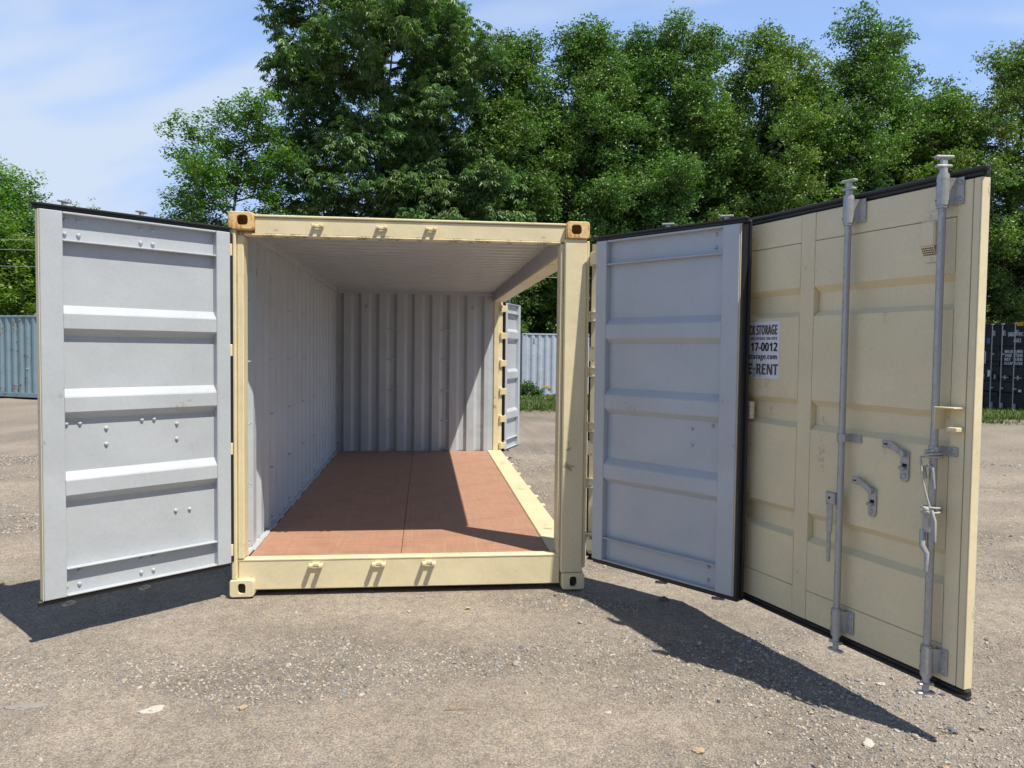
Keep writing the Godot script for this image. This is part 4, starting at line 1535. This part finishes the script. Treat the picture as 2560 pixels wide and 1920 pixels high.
# spec: h top height, c0 crown base height, r crown radius, shape, kind of leaf, col tint, lean, n leaf clusters
func tree(called: String, label: String, at: Vector3, spec: Dictionary, group := "") -> Node3D:
	var t := thing(called, label, spec.get("cat", "tree"), at, 0.0, group)
	var r := RandomNumberGenerator.new()
	r.seed = spec.seed
	var h: float = spec.h
	var c0: float = spec.c0
	var R: float = spec.r
	var lean: Vector3 = spec.get("lean", Vector3.ZERO)
	var kind: int = spec.kind
	var wood := MB.new()
	var tr := []
	var rad := []
	var r0: float = spec.get("trunk", 0.16) * (0.6 + h / 22.0)
	var wob := Vector3(r.randf_range(-1, 1), 0, r.randf_range(-1, 1)) * 0.25
	for k in 9:
		var u := k / 8.0
		tr.push_back(Vector3(0, -0.15 + (h * 0.94 + 0.15) * u, 0) + lean * u * u + wob * sin(u * 5.0) * u)
		rad.push_back(r0 * pow(1.0 - u, 0.8) + 0.015)
	wood.tube(tr, rad, 9)
	part("trunk", wood, mat.bark, t)
	var limbs := MB.new()
	var clumps := []   # centre, radius
	var N: int = spec.get("limbs", 34)
	for k in N:
		var u := (k + r.randf_range(0.1, 0.9)) / N
		var y0 := lerpf(c0 * 0.75, h * 0.93, u)
		var cy := clampf((y0 - c0) / (h - c0), 0.0, 1.0)
		var env := 1.0
		match spec.get("shape", "oval"):
			"oval":
				env = pow(maxf(0.0, sin(PI * clampf(0.16 + cy * 0.84, 0.0, 1.0))), 0.6)
			"spire":
				env = (1.0 - pow(cy, 2.4)) * (0.6 + 0.4 * smoothstep(0.0, 0.25, cy)) + 0.08
			"round":
				env = sqrt(maxf(0.05, 1.0 - pow(cy * 1.9 - 0.9, 2.0)))
			"bush":
				env = sqrt(maxf(0.06, 1.0 - cy * cy))
		env *= r.randf_range(0.62, 1.12)
		var an := k * 2.39996 + r.randf_range(-0.5, 0.5)
		var tu := clampf((y0 + 0.15) / (h * 0.94 + 0.15), 0.0, 0.999) * 8.0
		var base: Vector3 = tr[int(tu)].lerp(tr[mini(int(tu) + 1, 8)], tu - int(tu))
		var out := Vector3(cos(an), 0, sin(an))
		var ln := maxf(0.35, R * env)
		var rise: float = spec.get("rise", 0.75) * r.randf_range(0.6, 1.3)
		var wind: Vector3 = spec.get("wind", Vector3.ZERO) * (0.3 + 0.7 * cy) * ln
		var tip := base + out * ln + Vector3.UP * ln * rise * (1.0 - 0.35 * cy) + wind
		tip.y = minf(tip.y, h * (0.995 - 0.03 * r.randf()))
		var mid := base.lerp(tip, 0.5) - Vector3.UP * ln * 0.10 + out * ln * 0.08
		var lr := clampf(0.020 + 0.014 * ln, 0.02, r0 * 0.5)
		limbs.tube([base, mid, tip], [lr, lr * 0.65, 0.010], 5, false)
		var m := 2 + int(ln * 1.5)
		for j in m:
			var f := lerpf(0.35, 1.0, (j + 0.5) / m)
			var p := base.lerp(mid, f * 2.0) if f < 0.5 else mid.lerp(tip, f * 2.0 - 1.0)
			var off := (rand_dir(r) + out * 0.25 + Vector3.UP * 0.25) * r.randf_range(0.3, 0.85) * (0.45 + 0.28 * ln)
			limbs.tube([p, p + off], [lr * 0.4, 0.006], 4, false)
			clumps.push_back([p + off, r.randf_range(0.42, 0.80) * spec.get("clump", 1.0)])
		clumps.push_back([tip, r.randf_range(0.42, 0.75) * spec.get("clump", 1.0)])
	clumps.push_back([tr[8] + Vector3.UP * 0.15, 0.42])
	part("branches", limbs, mat.bark, t)
	var total := 0.0
	for cl in clumps:
		total += cl[1] * cl[1]
	var bufs := [PackedFloat32Array(), PackedFloat32Array()]
	var tint: Color = spec.col
	var n: int = spec.n
	for cl in clumps:
		var cnt := int(n * cl[1] * cl[1] / total)
		var ctint := r.randf_range(0.80, 1.20)
		var yel := r.randf_range(-0.12, 0.12)
		for k in cnt:
			var d := rand_dir(r)
			var q := pow(r.randf(), 0.42)
			var p: Vector3 = cl[0] + Vector3(d.x, d.y * 0.72, d.z) * cl[1] * q * 1.15
			var s: float = r.randf_range(0.75, 1.25) * spec.get("leaf", 1.0)
			var b := Basis.from_euler(Vector3(r.randf_range(-0.5, 0.5), r.randf() * TAU, r.randf_range(-0.5, 0.5))).scaled(Vector3.ONE * s)
			var w := ctint * r.randf_range(0.85, 1.15)
			put(bufs[r.randi() % 2], b, p, Color(tint.r * w * (1.0 + yel), tint.g * w, tint.b * w * (1.0 - yel * 0.6)))
	for k in 2:
		var key := "%d_%d" % [kind, k]
		if not clusters.has(key):
			clusters[key] = leaf_cluster(kind, 900 + kind * 10 + k)
		var o := multi("crown", clusters[key], bufs[k], mat["leaf%d" % kind], t)
		o.set_meta("kind", "stuff")
	return t

func make_trees() -> void:
	var green := Color(0.138, 0.240, 0.056)
	var deep := Color(0.118, 0.222, 0.058)
	var lime := Color(0.178, 0.272, 0.058)
	var g := "trees along the back of the yard"
	# the big broad tree with drooping leaflets
	tree("broad_tree", "tall spreading tree with large drooping leaflets behind the beige container", Vector3(-2.1, -0.1, -33.5), {h = 19.8, c0 = 3.4, r = 5.6, shape = "round", kind = 1, col = Color(0.132, 0.220, 0.084), n = 9800, seed = 1, limbs = 64, rise = 0.7, trunk = 0.22, leaf = 0.88, clump = 1.15})
	tree("broad_tree", "dark leafy tree with drooping leaflets low behind the beige container", Vector3(1.4, -0.1, -31.2), {h = 10.0, c0 = 1.6, r = 3.6, shape = "oval", kind = 1, col = Color(0.132, 0.220, 0.084), n = 5600, seed = 2, limbs = 36, leaf = 0.85, clump = 1.1})
	tree("leaning_tree", "small open tree with loose branches beside the largest tree", Vector3(-8.7, 0.0, -30.0), {h = 12.3, c0 = 2.6, r = 2.9, shape = "oval", kind = 2, col = green * 1.1, n = 5200, seed = 3, limbs = 34, lean = Vector3(1.1, 0, 0), rise = 0.55, leaf = 0.8, trunk = 0.10, clump = 1.15})
	# birches
	var specs := [
		["birch_tree", "slim birch squeezed against the largest tree", 3.9, -34.0, 18.2, 3.0, green, 101, Vector3(0.3, 0, 0)],
		["birch_tree", "birch whose top is the left peak of three over the right post", 8.0, -34.0, 18.9, 3.2, green, 102, Vector3(0.1, 0, 0)],
		["birch_tree", "birch whose top is the middle peak of three over the right post", 10.5, -35.0, 18.9, 3.0, deep * 1.15, 103, Vector3(0.2, 0, 0)],
		["birch_tree", "birch whose top is the tallest, right peak of three over the right post", 12.8, -34.0, 19.4, 3.3, green, 104, Vector3(0.6, 0, 0)],
		["birch_tree", "broad yellowish birch standing behind the wide beige door", 16.8, -34.0, 18.7, 3.9, lime, 105, Vector3(0.6, 0, 0)],
		["birch_tree", "narrow birch spire between two broader birches", 20.0, -36.0, 17.8, 2.6, green, 106, Vector3(0.8, 0, 0)],
		["birch_tree", "birch with pointed top blown sideways behind the tall lock rods", 22.0, -34.0, 19.8, 4.0, green * 1.05, 107, Vector3(1.2, 0, 0)],
		["birch_tree", "lower ragged birch between the pointed one and the pale willow", 26.2, -34.0, 16.2, 3.9, lime * 0.95, 108, Vector3(0.8, 0, 0)],
	]
	for s in specs:
		tree(s[0], s[1], Vector3(s[2], -0.2, s[3]), {h = s[4], c0 = 1.6, r = s[5], shape = "spire", kind = 0, col = s[6], n = 11500, seed = s[7], limbs = 62, rise = 0.85, lean = s[8], wind = Vector3(0.18, 0, 0), clump = 1.1, leaf = 1.12}, g)
	var fill := [["lower birch filling the gap beside the slim birch", 6.2, 14.6, 130], ["lower birch filling the gap before the yellowish birch", 14.9, 15.6, 131], ["lower birch behind the narrow spire", 19.0, 15.4, 132], ["lower birch behind the pointed windblown one", 24.4, 15.2, 133], ["lower birch before the pale windblown tree", 28.0, 15.6, 134]]
	for s in fill:
		tree("birch_tree", s[0], Vector3(s[1], -0.2, -36.6), {h = s[2], c0 = 1.4, r = 3.4, shape = "oval", kind = 0, col = green, n = 9000, seed = s[3], limbs = 50, rise = 0.8, wind = Vector3(0.15, 0, 0), clump = 1.15, leaf = 1.15}, g)
	tree("willow_tree", "pale windblown tree above the black container", Vector3(30.2, -0.2, -33.0), {h = 18.4, c0 = 1.8, r = 4.2, shape = "oval", kind = 0, col = Color(0.190, 0.268, 0.078), n = 12000, seed = 120, limbs = 60, rise = 0.9, lean = Vector3(1.6, 0, 0), wind = Vector3(0.4, 0, 0), leaf = 1.12, clump = 1.1}, g)
	tree("willow_tree", "green tree right beside the pale windblown one", Vector3(36.0, -0.2, -33.5), {h = 16.0, c0 = 2.0, r = 3.8, shape = "oval", kind = 0, col = green, n = 8000, seed = 121, limbs = 46, leaf = 1.15}, g)
	# round crowns far to the left behind the blue container
	tree("maple_tree", "rounded dense green tree beyond the blue container", Vector3(-28.4, 0.0, -47.0), {h = 12.4, c0 = 1.2, r = 5.6, shape = "bush", kind = 2, col = green * 1.15, n = 11500, seed = 131, limbs = 70, leaf = 1.2, clump = 1.6})
	tree("maple_tree", "yellow-green bushy tree right behind the blue container", Vector3(-21.0, 0.0, -33.0), {h = 7.6, c0 = 0.6, r = 3.6, shape = "bush", kind = 2, col = lime * 1.05, n = 5200, seed = 132, limbs = 44, leaf = 1.05})
	tree("maple_tree", "round dark tree at the edge of the clump beyond the blue container", Vector3(-35.0, 0.0, -44.0), {h = 12.0, c0 = 1.0, r = 5.0, shape = "bush", kind = 2, col = deep * 1.2, n = 6500, seed = 133, limbs = 50, leaf = 1.25, clump = 1.3})
	# understorey filling the shade between the trunks
	var under := [[-10.5, -33.0, 6.2, 2.8], [-6.4, -35.0, 7.5, 3.2], [-2.6, -37.5, 8.6, 3.4], [2.0, -37.0, 9.0, 3.6], [6.2, -37.5, 9.5, 3.6], [10.4, -38.0, 9.5, 3.8], [14.8, -37.5, 10.0, 3.8], [19.2, -38.0, 10.0, 3.8], [23.8, -37.5, 9.5, 3.8], [28.6, -37.0, 9.0, 3.8], [33.4, -37.0, 9.0, 4.0], [-15.0, -42.0, 6.8, 3.0]]
	var names := [
		"leafy undergrowth beneath the small open tree",
		"leafy undergrowth between the small open tree and the largest tree",
		"leafy undergrowth behind the trunk of the largest tree",
		"undergrowth between the largest tree and the slim birch",
		"leafy undergrowth seen through the open side above the pale grey container",
		"undergrowth behind the three birch peaks",
		"undergrowth left of the broad yellowish birch trunk",
		"undergrowth behind the narrow birch spire",
		"undergrowth behind the pointed windblown birch",
		"undergrowth behind the lower ragged birch",
		"undergrowth behind the black container beside the pale tree",
		"low distant bush beyond the white blossom",
	]
	for k in under.size():
		var u: Array = under[k]
		tree("shrub", names[k], Vector3(u[0], -0.2, u[1]), {h = u[2], c0 = 0.4, r = u[3], shape = "bush", kind = 2, col = green, n = 4600, seed = 160 + k, limbs = 40, leaf = 1.25, clump = 1.2, cat = "shrub", trunk = 0.09}, "undergrowth between the trunks")
	# unseen trees added behind the camera to dim low sky at the open end
	var ring := []
	for n in get_children():
		if n.name.begins_with("birch_tree") or n.name.begins_with("maple_tree"):
			ring.push_back(n)
	for k in 9:
		var o: Node3D = ring[(k * 5) % ring.size()].duplicate()
		o.name = numbered("added_screen_tree")
		add_child(o)
		o.position = Vector3(-11.0 + k * 6.0, 0.0, 33.0 + 3.0 * sin(k * 1.9))
		o.rotation.y = k * 1.3
		tag(o, "unseen tree added behind the camera to dim the open end", "tree", "unseen trees added to keep low sky out")
	# flowering bush by the loose tree
	tree("shrub", "low bush with white blossom beside the small open tree", Vector3(-11.2, 0.0, -30.5), {h = 6.9, c0 = 0.5, r = 1.7, shape = "bush", kind = 2, col = lime * 1.1, n = 1800, seed = 190, limbs = 26, cat = "shrub", trunk = 0.08})

func make_weeds() -> void:
	# blades of grass before the grey and the black container
	var blade := MB.new()
	for k in 7:
		var an := TAU * k / 7.0
		var d := Vector3(cos(an), 0, sin(an))
		var s := Vector3(-d.z, 0, d.x)
		var h := 0.75 + 0.25 * sin(k * 2.3)
		var p0 := d * 0.06
		var p1 := d * 0.16 + Vector3.UP * h * 0.6
		var p2 := d * 0.42 + Vector3.UP * h
		blade.quad(p0 - s * 0.035, p0 + s * 0.035, p1 + s * 0.03, p1 - s * 0.03, d)
		blade.tri(p1 - s * 0.03, p1 + s * 0.03, p2, d)
	var bm := blade.mesh()
	var r := RandomNumberGenerator.new()
	r.seed = 211
	for patch in 2:
		var buf := PackedFloat32Array()
		var n := 16000 if patch == 0 else 12000
		for k in n:
			var x: float
			var z: float
			if patch == 0:
				x = r.randf_range(0.5, 11.0)
				z = r.randf_range(-26.0, -17.2)
			else:
				x = r.randf_range(12.0, 20.5)
				z = r.randf_range(-21.0, -12.8)
			var line := gn1.get_noise_2d(x * 0.7, z * 0.7)
			var front := -17.6 if patch == 0 else -13.6 - 0.25 * (x - 16.0)
			var keep := smoothstep(0.0, 1.6, front - z + line * 1.4)
			if patch == 1 and x > 18.7 and absf(z + 18.12) < 1.25:
				continue
			if patch == 0 and x > 4.0 and z < -25.9:
				continue
			if r.randf() > keep * (0.45 + 0.9 * smoothstep(-0.5, 0.3, gn2.get_noise_2d(x * 0.5, z * 0.5))):
				continue
			var h := r.randf_range(0.06, 0.26) * (0.5 + 0.5 * keep) * (0.75 + 0.9 * maxf(0.0, gn2.get_noise_2d(x * 0.8 + 5.0, z * 0.8)))
			var w := r.randf_range(0.7, 1.3)
			var c := Color(0.085, 0.150, 0.030) if r.randf() < 0.72 else Color(0.17, 0.19, 0.06)
			put(buf, Basis(Vector3.UP, r.randf() * TAU).scaled(Vector3(h * 1.1, h, h * 1.1)), Vector3(x, ground_y(x, z) - 0.01, z), c * w)
		var o := multi("grass", bm, buf, mat.leaf0, self)
		o.set_meta("kind", "stuff")
		tag(o, "rough grass and weeds at the foot of the grey container" if patch == 0 else "short green grass at the foot of the black container", "grass")
	# taller weeds
	for w in [[4.05, -24.9, 0.7, 221], [4.55, -25.2, 0.4, 222], [7.2, -25.3, 0.7, 223]]:
		var t := thing("weed", ["tall bushy weed at the corner of the grey container", "shorter weed beside the tall weed at the container corner", "green weed against the grey container wall"][w[3] - 221], "plant", Vector3(w[0], ground_y(w[0], w[1]), w[1]))
		var rr := RandomNumberGenerator.new()
		rr.seed = w[3]
		var stem := MB.new()
		var buf := PackedFloat32Array()
		for k in 9:
			var d := rand_dir(rr)
			d.y = absf(d.y) + 1.0
			d = d.normalized() * w[2] * rr.randf_range(0.6, 1.15)
			stem.tube([Vector3.ZERO, d * 0.5 + Vector3.UP * 0.05, d], [0.008, 0.006, 0.003], 4, false)
			for j in 22:
				var f := rr.randf_range(0.15, 1.0)
				put(buf, Basis.from_euler(Vector3(rr.randf_range(-0.4, 0.4), rr.randf() * TAU, 0)).scaled(Vector3.ONE * rr.randf_range(0.5, 0.8)), d * f + rand_dir(rr) * 0.06, Color(0.075, 0.15, 0.03) * rr.randf_range(0.7, 1.3))
		part("stem", stem, mat.bark, t)
		if not clusters.has("0_0"):
			clusters["0_0"] = leaf_cluster(0, 900)
		var o := multi("foliage", clusters["0_0"], buf, mat.leaf0, t)
		o.set_meta("kind", "stuff")

func make_wires() -> void:
	var ends := [Vector3(-48.0, -0.1, -28.0), Vector3(21.0, -0.1, -28.0)]
	for k in 2:
		var t := thing("utility_pole", ["weathered wooden pole carrying the wires at the far side", "weathered wooden pole behind the wide beige door"][k], "pole", ends[k])
		var b := MB.new()
		b.tube([Vector3(0, -0.2, -0.14), Vector3(0, 3.0, -0.14), Vector3(0, 6.3, -0.14)], [0.14, 0.125, 0.11], 12)
		part("pole", b, mat.pole_wood, t)
		b = MB.new()
		for y in [5.98, 5.58, 4.92]:
			b.lathe([Vector2(0.03, -0.05), Vector2(0.05, -0.02), Vector2(0.03, 0.0)], Vector3(0, y - 0.012, 0.0), Vector3.UP, 8)
			b.box(Vector3(-0.02, y - 0.075, -0.10), Vector3(0.02, y - 0.055, 0.03), 0.004)
		part("insulator", b, mat.steel, t)
	for y in [5.98, 5.58, 4.92]:
		var b := MB.new()
		var pts := []
		var rad := []
		for k in 25:
			var u := k / 24.0
			var p: Vector3 = ends[0].lerp(ends[1], u)
			pts.push_back(Vector3(p.x, y - 0.10 * 4.0 * u * (1.0 - u), p.z))
			rad.push_back(0.008)
		b.tube(pts, rad, 6)
		var o := part("overhead_wire", b, mat.steel_pale, self)
		tag(o, {5.98: "topmost of three overhead wires crossing before the trees", 5.58: "middle of three overhead wires crossing before the trees", 4.92: "lowest of three overhead wires crossing before the trees"}[y], "wire", "overhead wires")

func make_litter() -> void:
	# a dead leaf and a straw on the dirt
	var b := MB.new()
	var p := Vector3(0.0, 0.004, 0.0)
	b.tri(p, p + Vector3(0.022, 0.012, 0.014), p + Vector3(0.05, 0.004, 0.0), Vector3.UP)
	b.tri(p, p + Vector3(0.05, 0.004, 0.0), p + Vector3(0.024, 0.010, -0.016), Vector3.UP)
	var o := part("dead_leaf", b, std(lin(0.55, 0.42, 0.13), 0.7), self)
	o.position = Vector3(0.35, ground_y(0.35, 0.33), 0.33)
	tag(o, "small yellow dead leaf on the dirt before the sill", "leaf")
	b = MB.new()
	b.tube([Vector3(0, 0.006, 0), Vector3(0.05, 0.010, 0.004), Vector3(0.11, 0.006, 0.0)], [0.0025, 0.0025, 0.0015], 5)
	o = part("straw", b, std(lin(0.34, 0.23, 0.12), 0.8), self)
	o.position = Vector3(0.19, ground_y(0.19, 1.77), 1.77)
	tag(o, "thin brown stalk lying on the gravel", "stalk")

func _ready() -> void:
	rng.seed = 1
	make_view()
	make_materials()
	print("materials ", Time.get_ticks_msec())
	make_ground()
	print("ground ", Time.get_ticks_msec())
	make_container()
	make_yard_containers()
	print("containers ", Time.get_ticks_msec())
	make_trees()
	make_weeds()
	print("plants ", Time.get_ticks_msec())
	make_wires()
	make_litter()
